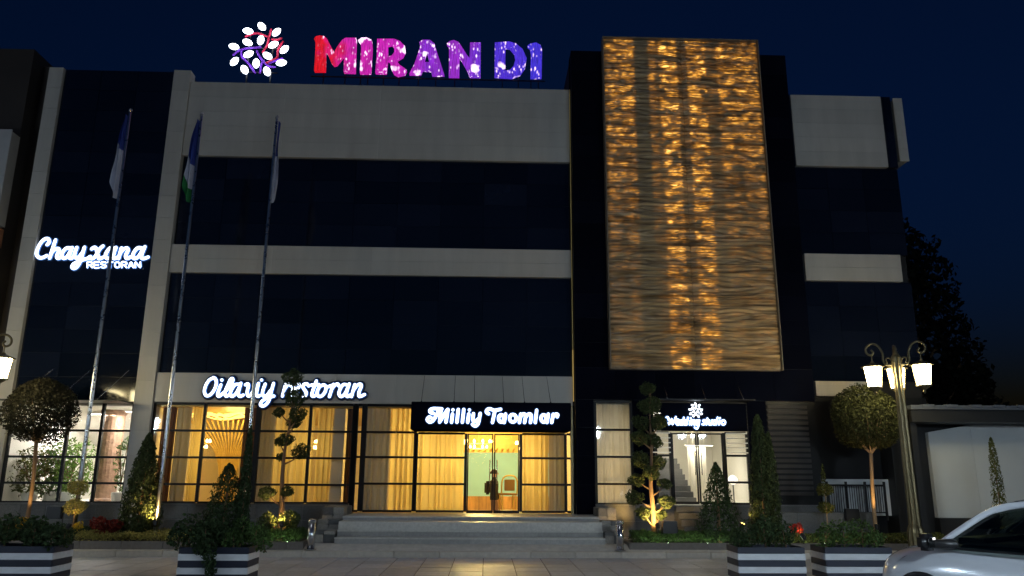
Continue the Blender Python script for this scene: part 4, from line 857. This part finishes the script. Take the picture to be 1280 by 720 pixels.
planter('striped planter box cut by the left edge of the picture', -8.35, -6.84, 13.05)
planter('striped planter box with a slim cypress and trailing ivy', -4.86, -3.76, 13.0)
planter('striped planter box right of the entrance steps, left one of the pair', 4.20, 5.33, 13.34)
planter('striped planter box right of the entrance steps, right one of the pair, nearest the car', 5.69, 6.83, 13.38)
def shrub(name, label, balls, m, size, dens=900, cat='shrub', group=None, stems=True):
    bx, by, bz = balls[0][:3]; t = thing(name, label, cat, (0, 0, 0), 0, group); P = []; D = []
    st = MB()
    for (x, y, z, r, *sq) in balls:
        s = sq[0] if sq else 1.0
        p, d = ball_pts((x, y, z), r, int(dens*r*r*12.6*s)+60, s, .22, .45); P.append(p); D.append(d)
        if stems: MB().tube([(x+random.uniform(-.04, .04), y, z-r*s*1.0), (x, y, z+r*.3)], [.014, .006], 5).build('stem', 'bark', t)
    leaf_obj('foliage', np.concatenate(P), np.concatenate(D), size, m, t, .6)
    return t
shrub('planter_shrub', 'dark leathery shrub in the planter at the left edge', [(-8.1, 13.3, .82, .27), (-7.7, 13.25, .86, .25), (-7.35, 13.4, .80, .22)], 'leaf_dark', .075, 420)
shrub('planter_shrub', 'dark rounded shrub spilling over the right end of the left edge planter', [(-7.25, 13.2, .80, .24), (-6.98, 13.2, .76, .22), (-6.85, 13.35, .74, .16)], 'leaf_dark', .07, 420)
shrub('planter_shrub', 'dark wide shrub spilling left over the planter with the cypress', [(-4.75, 13.15, .84, .27), (-4.95, 13.2, .78, .20), (-4.5, 13.1, .80, .25), (-4.40, 13.35, 1.0, .22), (-4.2, 13.2, .78, .2)], 'leaf_dark', .06, 480)
shrub('planter_shrub', 'small leafed shrub at the right end of the planter with the cypress', [(-3.95, 13.25, .86, .22), (-3.72, 13.2, .80, .19), (-3.6, 13.2, .68, .14), (-4.05, 13.1, .72, .18)], 'leaf_green', .055, 480)
shrub('trailing_ivy', 'ivy trailing down the front of the planter with the cypress', [(-4.40, 12.98, .66, .15), (-4.36, 12.94, .52, .13), (-4.33, 12.93, .38, .11), (-4.30, 12.93, .26, .08), (-4.52, 12.95, .58, .09)], 'leaf_dark', .05, 620, 'ivy', stems=False)
shrub('planter_shrub', 'low dark shrub in the left one of the paired planters', [(4.45, 13.6, .80, .22), (4.75, 13.6, .84, .24), (5.1, 13.65, .80, .22), (4.3, 13.55, .72, .15)], 'leaf_dark', .055, 480)
shrub('planter_shrub', 'green leafy shrub in the right one of the paired planters', [(5.85, 13.65, .78, .22), (6.15, 13.65, .84, .22), (6.5, 13.7, .82, .24), (6.75, 13.7, .74, .16)], 'leaf_green', .055, 480)
def cone_tree(name, label, x, y, z, r, h, n, m, size, power=.8, lean=0, cat='shrub', trunk=.2, group=None, up=.6, cores=True):
    t = thing(name, label, cat, (x, y, z), 0, group)
    p, d = cone_pts((0, 0, trunk*.5), r, h-trunk*.5, n, power, .18, lean); leaf_obj('crown', p, d, size, m, t, .4, .7, up)
    MB().tube([(0, 0, -.05), (lean*h*.5, 0, h*.5), (lean*h*.9, 0, h*.9)], [max(.02, r*.10), max(.014, r*.06), .006], 8).build('trunk', 'bark', t, smooth=True)
    return t
cone_tree('cypress', 'slim pointed cypress standing in the ivy planter', -4.02, 13.35, .56, .125, 1.98, 2600, 'leaf_dark', .06, .55, .01, 'cypress')
cone_tree('conical_shrub', 'broad cone shaped shrub beside the slim cypress in the ivy planter', -4.33, 13.45, .56, .42, 1.36, 3200, 'leaf_dark', .06, .62, .0)

# ================================================================ PLANTING BEDS
def bed(label, x0, x1, y0, y1, strip):
    t = thing('planting_bed', label, 'planting bed', ((x0+x1)/2, y0, .1)); t.location = (0, 0, 0)
    MB().box(x0+.08, x1-.08, y0+.08, y1, .05, .27).build('soil', 'soil', t)
    x = x0
    while x < x1-.01:
        e = min(x+.9, x1); piece('kerb_stone', 'bed_kerb', t, x+.003, e-.003, y0, y0+.10, .03, .30, .008); x = e
    for xx in (x0, x1-.10): piece('kerb_stone', 'bed_kerb', t, xx, xx+.10, y0+.101, y1, .03, .30, .008)
    for a, b in strip: MB().box(a, b, y0+.105, y0+.125, .275, .295).build('light_strip', 'strip_cool', t)
    return t
bed('long planting bed left of the entrance steps with a stone kerb', -13.4, -4.03, 18.02, 20.6, ((-5.3, -4.2),))
bed('long planting bed right of the entrance steps with a stone kerb', 3.24, 11.2, 18.10, 19.2, ((3.5, 5.6), (6.8, 9.0)))
def ground_cover(label, x0, x1, y0, y1, z0, z1, n, m, size=.05):
    p, d = slab_pts(x0, x1, y0, y1, z0, z1, n, .035); o = leaf_obj('ground_cover', p, d, size, m, None, .45, .8, .5); return tag(o, label, 'ground cover', kind='stuff')
ground_cover('yellow green ground cover in the left bed', -9.25, -6.6, 18.16, 19.6, .26, .46, 9000, 'leaf_yellow')
ground_cover('clipped green ground cover lit from the kerb, below the tall cloud tree', -6.6, -4.16, 18.16, 19.2, .26, .52, 8000, 'leaf_green')
ground_cover('clipped green ground cover in front of the right cloud tree', 3.40, 6.0, 18.26, 19.1, .26, .50, 9000, 'leaf_green')
ground_cover('green ground cover behind the paired planters', 6.0, 11.0, 18.26, 19.1, .26, .46, 11000, 'leaf_olive')
ground_cover('dark planting at the far left of the left bed', -13.2, -9.25, 18.16, 20.2, .26, .50, 9000, 'leaf_dark', .06)

# ================================================================ TREES AND TOPIARY
def round_tree(label, x, y, z, zf, cz, r, sq, n, m, bark, lean):
    t = thing('round_tree', label, 'tree', (x, y, z)); tr = MB()
    tr.tube(smooth_path([(0, 0, -.05), (.02, 0, (zf-z)*.5), (lean, 0, zf-z)], 4), [.05]*3+[.045]*3+[.042]*3, 10)
    for k in range(9):
        a = k*2.4; e = (r*.62*math.cos(a), r*.62*math.sin(a)); tr.tube(smooth_path([(lean, 0, zf-z-.05), (lean+e[0]*.4, e[1]*.4, zf-z+.2), (lean+e[0], e[1], cz-z+r*.25*math.sin(k))], 3), [.026, .022, .018, .015, .012, .009, .006], 6)
    tr.build('trunk', bark, t, smooth=True)
    p, d = ball_pts((lean, 0, cz-z), r, int(n*1.6), sq, .09, .45)
    leaf_obj('crown', p, d, .068, m, t, .55)
    return t
round_tree('lollipop tree with a round dark crown and bare trunk in front of the left wing', -10.78, 19.2, .28, 2.50, 3.25, .82, .98, 6500, 'leaf_brown', 'bark', -.05)
round_tree('round crowned tree on a bare trunk beside the lamp post', 9.30, 18.9, .28, 2.38, 3.18, .85, .96, 6500, 'leaf_shade', 'bark_pale', .08)
def cloud_tree(label, x, y, z, balls, trunk, m='leaf_conifer', size=.065, dens=1150):
    """pruned into separate foliage pads, each carried by its own limb"""
    t = thing('cloud_pruned_tree', label, 'tree', (x, y, z)); tr = MB(); tp = smooth_path([(a-x, 0, b-z) for a, b in trunk], 5)
    tr.tube(tp, [max(.016, .075*(1-i/len(tp))) for i in range(len(tp))], 10)
    for i, (bx, bz, r) in enumerate(balls):
        yo = (random.uniform(-.28, .28) if i > 1 else 0); q = (bx-x, yo, bz-z)
        base = min(tp, key=lambda v: abs(v.z-max(q[2]-.28, .15))); tr.tube(smooth_path([base, ((base.x+q[0])/2+.02, yo*.5, (base.z+q[2])/2-.04), q], 3), [.028, .024, .02, .017, .014, .011, .009], 6)
        p, d = ball_pts(q, r, int(dens*r*r*12.6)+80, .82, .2, .4); leaf_obj('foliage_pad', p, d, size, m, t, .4, .9)
    tr.build('trunk', 'bark', t, smooth=True); return t
cloud_tree('tall cloud pruned tree in front of the Oilaviy restoran sign', -4.78, 18.8, .28,
    [(-4.72, 4.02, .25), (-4.65, 3.55, .26), (-4.99, 3.2, .15), (-4.47, 3.12, .22), (-4.67, 2.96, .17), (-4.80, 2.55, .20), (-4.96, 2.50, .12), (-4.45, 2.27, .23), (-4.89, 2.15, .11), (-5.08, 1.33, .19), (-4.62, 1.36, .15), (-5.0, .72, .22), (-4.46, .76, .25), (-4.68, .62, .18)],
    [(-4.76, .22), (-4.76, 1.0), (-4.80, 1.7), (-4.78, 2.4), (-4.70, 3.1), (-4.70, 4.0)])
cloud_tree('dense cloud pruned tree lit from below right of the entrance steps', 3.95, 18.8, .28,
    [(3.94, 3.85, 0.19), (3.96, 3.43, 0.28), (3.77, 3.02, 0.23), (4.14, 3.02, 0.21), (3.64, 2.65, 0.21), (4.04, 2.6, 0.22), (3.74, 2.15, 0.23), (4.18, 2.09, 0.19), (3.90, 1.84, 0.20), (3.61, 1.68, 0.20), (4.30, 1.6, 0.17), (3.55, 1.27, 0.21), (4.24, 1.18, 0.20), (3.68, .92, 0.18), (4.12, .86, 0.18)],
    [(3.95, .22), (3.96, .9), (3.92, 1.6), (3.97, 2.4), (3.96, 3.2), (4.0, 3.85)])
cone_tree('conical_shrub', 'cone shaped conifer lit from its right side at the foot of the second pilaster', -8.06, 18.95, .28, .48, 2.40, 8000, 'leaf_conifer', .085, .62)
cone_tree('conical_shrub', 'dark leafy cone shrub in front of the wedding salon door', 5.42, 18.5, .26, .56, 1.82, 2600, 'leaf_dark', .085, .75)
cone_tree('cypress', 'dense pointed cypress with two tips right of the salon door', 6.52, 18.55, .26, .33, 2.95, 6500, 'leaf_conifer', .075, .50, -.004, 'cypress')
t2 = bpy.data.objects['cypress.001'] if 'cypress.001' in bpy.data.objects else None
p, d = cone_pts((.24, .05, .1), .22, 2.45, 3000, .5, .18); leaf_obj('crown', p, d, .075, 'leaf_conifer', t2, .4, .7, .6)
cone_tree('cypress', 'narrow cypress lit yellow behind the white car', 11.30, 17.2, .1, .17, 2.55, 2400, 'leaf_olive', .06, .45, 0, 'cypress')
def topiary(label, x, y, z, balls, spire=None, m='leaf_olive'):
    t = thing('ball_topiary', label, 'topiary', (x, y, z)); zt = max(b[0] for b in balls); MB().tube([(0, 0, -.05), (.01, 0, zt-z)], [.022, .014], 8).build('trunk', 'bark_pale', t, smooth=True)
    for bz, r in balls:
        p, d = ball_pts((0, 0, bz-z), r, int(1500*r*r*12)+120, .72, .12, .45); leaf_obj('foliage_ball', p, d, .045, m, t, .5)
    if spire:
        p, d = cone_pts((0, 0, spire[0]-z), .06, spire[1]-spire[0], 260, .6, .1); leaf_obj('foliage_tip', p, d, .045, m, t, .4, .7, .6)
topiary('small two tier ball topiary by the leftmost flagpole', -9.37, 18.55, .28, [(1.42, .24), (1.0, .25)], None, 'leaf_yellow')
topiary('small ball topiary with a pointed tip in front of the railing', 8.17, 18.95, .28, [(1.47, .21), (1.06, .19)], (1.65, 2.08))
def flower(name, label, x, y, z, r, m, n, leaf='leaf_olive'):
    t = thing(name, label, 'flower', (x, y, z)); p, d = ball_pts((0, 0, r*.9), r, n, .8, .25, .4); leaf_obj('petals', p, d, .06, m, t, .7)
    p, d = ball_pts((0, 0, r*.4), r*.8, n//2, .7, .2, .3); leaf_obj('foliage', p, d, .05, leaf, t, .5); MB().tube([(0, 0, -.05), (0, 0, r)], .01, 5).build('stem', 'bark', t)
flower('flowering_plant', 'yellow flower clump under the small two tier topiary', -9.15, 18.35, .48, .12, 'petal_yellow', 140)
flower('flowering_plant', 'yellow flower clump behind the left edge planter', -10.35, 18.3, .50, .18, 'leaf_gold', 200)
flower('flowering_plant', 'red leafed shrub clump in the left bed', -8.68, 18.4, .46, .20, 'leaf_red', 380, 'leaf_red')
flower('flowering_plant', 'second red leafed shrub clump touching the first', -8.42, 18.5, .46, .18, 'leaf_red', 330, 'leaf_red')
flower('flowering_plant', 'red flower between the paired planters', 7.15, 18.25, .50, .14, 'petal_red', 180)
# far trees behind the building, each with its own trunk and crown
def far_tree(label, x, y, balls):
    t = thing('far_tree', label, 'tree', (x, y, 0), 0, 'dark trees behind the building'); tr = MB(); zt = max(b[2] for b in balls); tr.tube([(0, 0, 0), (0, 0, zt*.5), (0, 0, zt)], [.35, .25, .08], 8); P = []; D = []
    for (bx, by, bz, r) in balls:
        tr.tube([(0, 0, max(1, bz-2)), (bx, by, bz)], [.10, .03], 6); p, d = ball_pts((bx, by, bz), r, int(330*r*r), .85, .3, .2); P.append(p); D.append(d)
    tr.build('trunk', 'bark', t); leaf_obj('crown', np.concatenate(P), np.concatenate(D), .30, 'leaf_far', t, .55)
far_tree('tall dark tree rising behind the right end of the building', 19.4, 34, [(0, 0, 12.3, 1.3), (.9, 0, 11.2, 1.1), (-.3, 0, 10.6, 1.5), (1.5, 0, 9.9, .9), (.2, 0, 8.9, 1.6), (1.8, 0, 8.4, .9), (.6, 0, 7, 1.8), (-.8, 0, 5.5, 1.8), (1.6, 0, 5.6, 1.3)])
far_tree('lower dark tree behind the annex roof, left of the bare sky', 22.6, 36, [(0, 0, 7.4, 1.0), (.7, 0, 6.4, .9), (-.8, 0, 6.2, 1.2), (.2, 0, 5.2, 1.4), (-1.4, 0, 4.8, 1.3), (1.4, 0, 4.6, .9)])
far_tree('dark tree tops at the right edge beyond the annex', 27.5, 36, [(0, 0, 5.6, 1.1), (.9, 0, 6.5, .8), (1.6, 0, 5.2, 1.2), (-.9, 0, 4.6, .9), (2.6, 0, 6.2, 1.0)])

# ================================================================ SPOTLIGHTS
def uplight(label, x, y, z, target, e, col=(1.0, .62, .20), blend=.6, ang=60):
    t = thing('ground_spotlight', label, 'spotlight', (x, y, z), 0, 'spotlights at the foot of the plants'); d = (Vector(target)-Vector((x, y, z+.1))).normalized()
    q = d.to_track_quat('Z', 'Y').to_matrix().to_4x4()
    mb = MB().lathe([(.035, -.09), (.05, -.06), (.055, .03), (.06, .035)], (0, 0, 0), 12); mb.v = [tuple(q @ Vector(v) + Vector((0, 0, .10))) for v in mb.v]; mb.build('housing', 'car_black', t, smooth=True)
    ln = MB().lathe([(.047, .036), (.047, .040)], (0, 0, 0), 12); ln.v = [tuple(q @ Vector(v) + Vector((0, 0, .10))) for v in ln.v]; ln.build('lens', 'spot_lens', t)
    MB().tube([(0, 0, -.06), (0, 0, .08)], .012, 6).build('spike', 'car_black', t)
    l = bpy.data.lights.new('spotlight_lamp', 'SPOT'); l.energy = e; l.color = col; l.spot_size = R(ang); l.spot_blend = blend; l.shadow_soft_size = .04
    o = bpy.data.objects.new('spotlight_lamp', l); COL.objects.link(o); o.parent = t; o.matrix_local = Matrix.Translation(Vector((0, 0, .10))+d*.06) @ d.to_track_quat('-Z', 'Y').to_matrix().to_4x4()
uplight('small spotlight at the foot of the lollipop tree', -10.55, 18.75, .56, (-10.78, 19.2, 1.6), 48.0)
uplight('small spotlight at the foot of the two tier ball topiary', -9.25, 18.15, .5, (-9.37, 18.55, 1.1), 12.0)
uplight('small spotlight lighting the conifer at the second pilaster', -7.55, 18.6, .56, (-7.9, 18.95, 1.4), 105.0, ang=110)
uplight('small spotlight at the foot of the tall cloud tree', -4.62, 18.35, .56, (-4.76, 18.8, 1.0), 126.0, ang=140)
uplight('small spotlight at the foot of the dense cloud tree right of the steps', 3.95, 18.32, .56, (3.96, 18.8, 1.2), 198.0, ang=140)
uplight('small spotlight left of the cypress by the salon', 6.05, 18.75, .56, (6.25, 18.6, 1.2), 52.5, ang=110)
uplight('small spotlight at the foot of the round tree by the lamp post', 9.12, 18.45, .56, (9.3, 18.9, 1.8), 66.0)
uplight('small spotlight at the foot of the pointed tip topiary', 8.3, 18.55, .56, (8.17, 18.95, 1.3), 9.0)
uplight('small spotlight lighting the far narrow cypress', 11.1, 16.85, .15, (11.3, 17.2, 1.5), 30.0, (1, .78, .35))
uplight('small spotlight lighting the red flower', 7.2, 18.05, .36, (7.15, 18.25, .65), 3.0, (1, .5, .25))
# floodlight boxes
for x, lab in ((-9.75, 'black floodlight box beside the topiary in the left bed'), (8.95, 'black floodlight box on the low wall beside the railing'), (4.25, 'low black floodlight box in front of the dense cloud tree')):
    t = thing('floodlight_box', lab, 'floodlight', (x, 18.45 if x < 5 else 19.3, .62 if x != 4.25 else .36), 0, 'black floodlight boxes')
    MB().box(-.17, .17, -.07, .07, .12, .40).build('housing', 'car_black', t, bevel=.015); MB().box(-.14, .14, .071, .078, .15, .37).build('glass', 'dark_glass', t); MB().tube([(-.19, 0, 0), (-.19, 0, .26), (.19, 0, .26), (.19, 0, 0)], .012, 6).build('bracket', 'car_black', t)

# ================================================================ BOLLARDS
def bollard(label, x, y):
    t = thing('bollard', label, 'bollard', (x, y, .14), 0, 'steel bollards at the ends of the steps')
    MB().lathe([(.085, 0), (.085, .58)], (0, 0, 0), 20).build('tube', 'steel', t, smooth=True); MB().lathe([(.092, .58), (.092, .62), (.07, .645), (.01, .655)], (0, 0, 0), 20).build('cap', 'steel', t, smooth=True); MB().lathe([(.13, 0), (.13, .015), (.09, .02)], (0, 0, 0), 20).build('base_ring', 'steel', t)
bollard('polished steel bollard left of the entrance steps', -3.86, 18.0); bollard('polished steel bollard right of the entrance steps', 3.02, 18.02)

# ================================================================ ANNEX, RAILING, NEIGHBOUR
an = thing('low_annex', 'low white walled annex with a flat metal roof right of the main building', 'building', (14, 20, 0)); an.location = (0, 0, 0)
MB().add([(11.52, 20.05, .78), (12.66, 20.05, .78), (12.66, 20.05, 3.12), (11.52, 20.05, 2.92), (11.52, 20.2, .78), (12.66, 20.2, .78), (12.66, 20.2, 3.12), (11.52, 20.2, 2.92)], [(0, 1, 2, 3), (5, 4, 7, 6), (3, 2, 6, 7), (0, 3, 7, 4), (1, 5, 6, 2), (0, 4, 5, 1)]).build('wall_panel', 'annex_white', an, bevel=.004)
for k in range(4): piece('wall_panel', 'annex_white', an, 12.665+k*1.58, 12.665+(k+1)*1.58-.006, 20.05, 20.2, .78, 3.12, .004)
MB().box(10.6, 19, 20.22, 27, 0, 3.2).build('wall_core', 'annex_dark', an); MB().box(11.5, 19, 19.95, 20.21, .02, .77).build('base', 'annex_dark', an); MB().box(10.55, 19, 19.0, 19.15, 3.12, 3.42).build('fascia', 'annex_dark', an)
rf = MB(); rf.box(10.5, 19.2, 18.9, 27, 3.425, 3.47); rfo = rf.build('roof', 'annex_roof', an)
for k in range(29): piece('roof_sheet', 'annex_roof', rfo, 10.5+k*.3, 10.5+k*.3+.29, 18.86, 26.9, 3.472, 3.52+.02*(k % 2), .01)
MB().box(10.6, 19, 19.16, 20.04, 3.13, 3.16).build('soffit', 'annex_dark', an)
MB().box(10.60, 10.76, 19.2, 19.36, .1, 3.12).build('post', 'annex_dark', an, bevel=.01)
MB().box(8.82, 10.59, 20.56, 20.66, .80, 1.72).build('parapet_wall', 'annex_white', an)
lw = thing('low_stone_wall', 'low dark stone wall right of the wedding salon', 'wall', (8, 19.4, 0)); lw.location = (0, 0, 0)
for k in range(4): piece('stone_block', 'granite', lw, 6.95+k*.66, 6.95+k*.66+.655, 19.35, 19.7, .2, .92, .01)
rl = thing('railing', 'black metal railing with vertical bars in front of the pale parapet', 'railing', (9.5, 20.2, .8), 0)
MB().box(-.72, .78, -.02, .02, .74, .79).build('top_rail', 'car_black', rl); MB().box(-.72, .78, -.015, .015, .08, .11).build('bottom_rail', 'car_black', rl)
for x in (-.72, -.22, .28, .78): MB().box(x-.025, x+.025, -.025, .025, -.1, .86).build('post', 'car_black', rl)
for k in range(24): piece('bar', 'car_black', rl, -.68+k*.06, -.68+k*.06+.014, -.007, .007, .11, .74, 0)
nb = thing('neighbour_building', 'dark neighbouring building with a white upper bay at the left edge', 'building', (-15, 20.6, 0)); nb.location = (0, 0, 0)
MB().box(-20, -13.45, 20.75, 30, 0, 13.85).build('wall', 'neighbour_dark', nb); MB().box(-13.45, -12.96, 21.3, 30, 0, 13.6).build('side_wall', 'neighbour_dark', nb)
bay = MB().box(-20, -13.43, 20.35, 20.749, 8.35, 11.05).build('upper_bay', 'joint', nb)
panels('wall_panel', 'neighbour_white', bay, -19.9, -13.40, 8.30, 11.10, 5, 2, 20.31, .035, .01, .004)
wd = MB().box(-15.4, -13.95, 20.29, 20.305, 9.0, 10.5).build('window', 'dark_frame', nb); MB().box(-15.3, -14.05, 20.28, 20.289, 9.1, 10.4).build('pane', 'dark_glass', wd)
MB().box(-20, -13.44, 20.45, 20.748, 7.75, 8.28).build('brown_band', 'neighbour_brown', nb)
low = MB().box(-20, -13.5, 20.5, 20.747, 3.2, 7.7).build('lower_bay', 'joint', nb); panels('wall_panel', 'neighbour_white', low, -19.9, -13.48, 3.2, 7.7, 5, 4, 20.46, .035, .01, .004)

# ================================================================ WHITE CAR
def car(label, loc, rz):
    t = thing('parked_car', label, 'car', loc, rz)
    st = [(0, .58, .44, .56), (.03, .70, .60, .62), (.12, .82, .70, .70), (.32, .92, .77, .80), (.66, .985, .79, .88), (1.0, 1.01, .80, .92), (1.5, .975, .805, .94), (2.2, .965, .805, .95), (2.9, .985, .80, .96), (3.35, .985, .77, .96), (3.55, .93, .72, .9), (3.63, .80, .64, .8)]
    prof = [(0, 1.0), (.45, .995), (.78, .965), (.93, .88), (.985, .72), (1.0, .52), (.985, .36), (.95, .25), (.80, .20), (0, .19)]
    vs = []; n = len(prof)*2-2
    def ring(x, zt, w):
        zb = .20; r = []
        pr = [(a*w, zb+(zt-zb)*((b-.19)/.81)) for a, b in prof]
        return [(x, -a, b) for a, b in pr]+[(x, a, b) for a, b in pr[-2:0:-1]]
    for x, zt, w, _ in st: vs += ring(x, zt, w)
    fs = [(i*n+k, (i+1)*n+k, (i+1)*n+(k+1) % n, i*n+(k+1) % n) for i in range(len(st)-1) for k in range(n)]
    fs += [tuple(range(n)), tuple((len(st)-1)*n+k for k in range(n))[::-1]]
    b = MB().add(vs, fs).build('body', 'car_paint', t, smooth=True); s = b.modifiers.new('s', 'SUBSURF'); s.levels = 2; s.render_levels = 3
    # glasshouse
    gp = [(.80, .95), (1.12, 1.18), (1.48, 1.405), (1.85, 1.475), (2.4, 1.49), (2.95, 1.46), (3.30, 1.34), (3.52, 1.02)]
    vs = []; m_ = 7
    for x, zt in gp:
        k = (zt-.93)/.56; wb = .755; wt = .755-.17*k
        for q in (-1, -.985, -.72, 0, .72, .985, 1):
            z = .92 if abs(q) == 1 else (zt-.05*k if abs(q) > .9 else zt); w = wb if abs(q) == 1 else wt
            vs.append((x, q*w, z+(.015*k if q == 0 else 0)))
    fs = [(i*m_+k, i*m_+k+1, (i+1)*m_+k+1, (i+1)*m_+k) for i in range(len(gp)-1) for k in range(m_-1)]
    MB().add(vs, fs).build('windows', 'car_window', t, smooth=False)
    MB().box(1.0, 3.4, -.70, .70, .985, 1.015).build('cabin_tray', 'car_black', t)
    for yy in (-.36, .36):
        sb_ = MB().box(-.06, .06, -.22, .22, 0, .30).build('front_seat', 'rubber', t, bevel=.04); sb_.location = (2.0, yy, .98); sb_.rotation_euler = (0, R(14), 0)
        MB().box(-.045, .045, -.12, .12, .31, .44).build('headrest', 'rubber', sb_, bevel=.03)
    MB().box(2.95, 3.08, -.6, .6, .98, 1.24).build('rear_seat', 'rubber', t, bevel=.04); MB().box(1.0, 1.35, -.66, .66, 1.0, 1.06).build('dashboard', 'car_black', t, bevel=.03)
    def side(x, k, off=.012): return None
    roof = MB(); rp = [(1.44, 1.392), (1.62, 1.442), (1.85, 1.485), (2.4, 1.502), (2.95, 1.472), (3.30, 1.352), (3.42, 1.22)]
    def rf(a, b_):
        f = b_*(len(rp)-1); i = min(int(f), len(rp)-2); u = f-i; x = rp[i][0]*(1-u)+rp[i+1][0]*u; z = rp[i][1]*(1-u)+rp[i+1][1]*u
        k = (z-.93)/.56; w = .755-.165*k+.02; q = a*2-1; return (x, q*w, z+.022*(1-q*q)-.055*abs(q)**6)
    r_ = roof.grid(rf, 16, 24).build('roof', 'car_paint', t, smooth=True); so_ = r_.modifiers.new('t', 'SOLIDIFY'); so_.thickness = .03; so_.offset = -1
    for sgn in (-1, 1):
        ap = MB(); pts = [(.84, .760, .955), (1.12, .705, 1.165), (1.46, .625, 1.385), (1.80, .603, 1.448), (2.35, .598, 1.462), (2.95, .606, 1.43), (3.30, .645, 1.31), (3.50, .735, 1.02)]
        ap.tube([(a, sgn*b_, c) for a, b_, c in [tuple(v) for v in smooth_path(pts, 4)]], .036, 8); ap.build('roof_rail_and_pillar', 'car_paint', t, smooth=True)
        MB().tube([(2.02, sgn*.772, .93), (2.10, sgn*.622, 1.44)], .032, 6).build('door_pillar', 'car_black', t)
        MB().tube(smooth_path([(.86, sgn*.768, .948), (1.5, sgn*.788, .935), (2.4, sgn*.79, .945), (3.2, sgn*.775, .975)], 4), .013, 6).build('window_trim', 'car_black', t)
        mi = MB().box(-.5, .5, -.5, .5, -.5, .5).build('mirror', 'car_black', t, bevel=.22, smooth=True); mi.scale = (.15, .25, .185); mi.location = (.80, sgn*.925, 1.0)
        if sgn < 0: MB().box(.873, .877, -1.02, -.86, .945, 1.06).build('mirror_glass', 'car_glass', t)
        MB().tube([(1.02, sgn*.76, .985), (.84, sgn*.86, .98)], [.06, .05], 8).build('mirror_arm', 'car_black', t, smooth=True)
        MB().box(.872, .880, sgn*.90-.03, sgn*.90+.03, 1.03, 1.055).build('mirror_glint', 'strip_white', t)  # glowing patch standing for a bright reflection in the mirror
        for xw in (.62, 2.98):
            wv = MB().lathe([(.15, -.09), (.27, -.095), (.295, -.06), (.295, .06), (.27, .095), (.15, .09)], (0, 0, 0), 28); wv.v = [(xw+v[0], sgn*(.72+v[2]), .295+v[1]) for v in wv.v]; wh = wv.build('wheel', 'rubber', t, smooth=True)
            rv = MB().lathe([(.05, .085), (.18, .10), (.195, .098), (.195, .09), (.02, .07)][::-1], (0, 0, 0), 10, .18); rv.v = [(xw+v[0], sgn*(.73+v[2]), .295+v[1]) for v in rv.v]; rv.build('rim', 'steel', wh)
            av = MB().lathe([(.335, -.02), (.345, .0), (.335, .02), (.30, .0)], (0, 0, 0), 28); av.v = [(xw+v[0], sgn*(.795+v[2]), .31+v[1]) for v in av.v]; av.build('wheel_arch', 'car_black', t, smooth=True)
        hl = MB().grid(lambda a, b_: (.10+.26*a*b_+.10*b_, sgn*(.58+.155*b_), .60+.16*a*(.5+.5*b_)+.06*b_), 6, 8); hl.build('headlight', 'car_glass', t, smooth=True)
        MB().box(1.75, 1.93, sgn*.803-.012, sgn*.803+.012, .80, .825).build('door_handle', 'car_paint', t, bevel=.006)
        MB().box(2.035, 2.041, sgn*.795-.008, sgn*.795+.009, .35, .90).build('door_gap', 'car_black', t)
    MB().box(-.008, .03, -.33, .33, .36, .50).build('grille', 'car_black', t, bevel=.01)
    st_ = MB().tube([(1.42+.02*math.sin(a*math.pi/8), .36+.17*math.cos(a*math.pi/8), .93+.17*math.sin(a*math.pi/8)) for a in range(17)], .016, 6).build('steering_wheel', 'car_black', t)
    return t
car('white hatchback car at the right edge, black mirror towards the viewer', (5.43, 10.42, .03), R(-55))
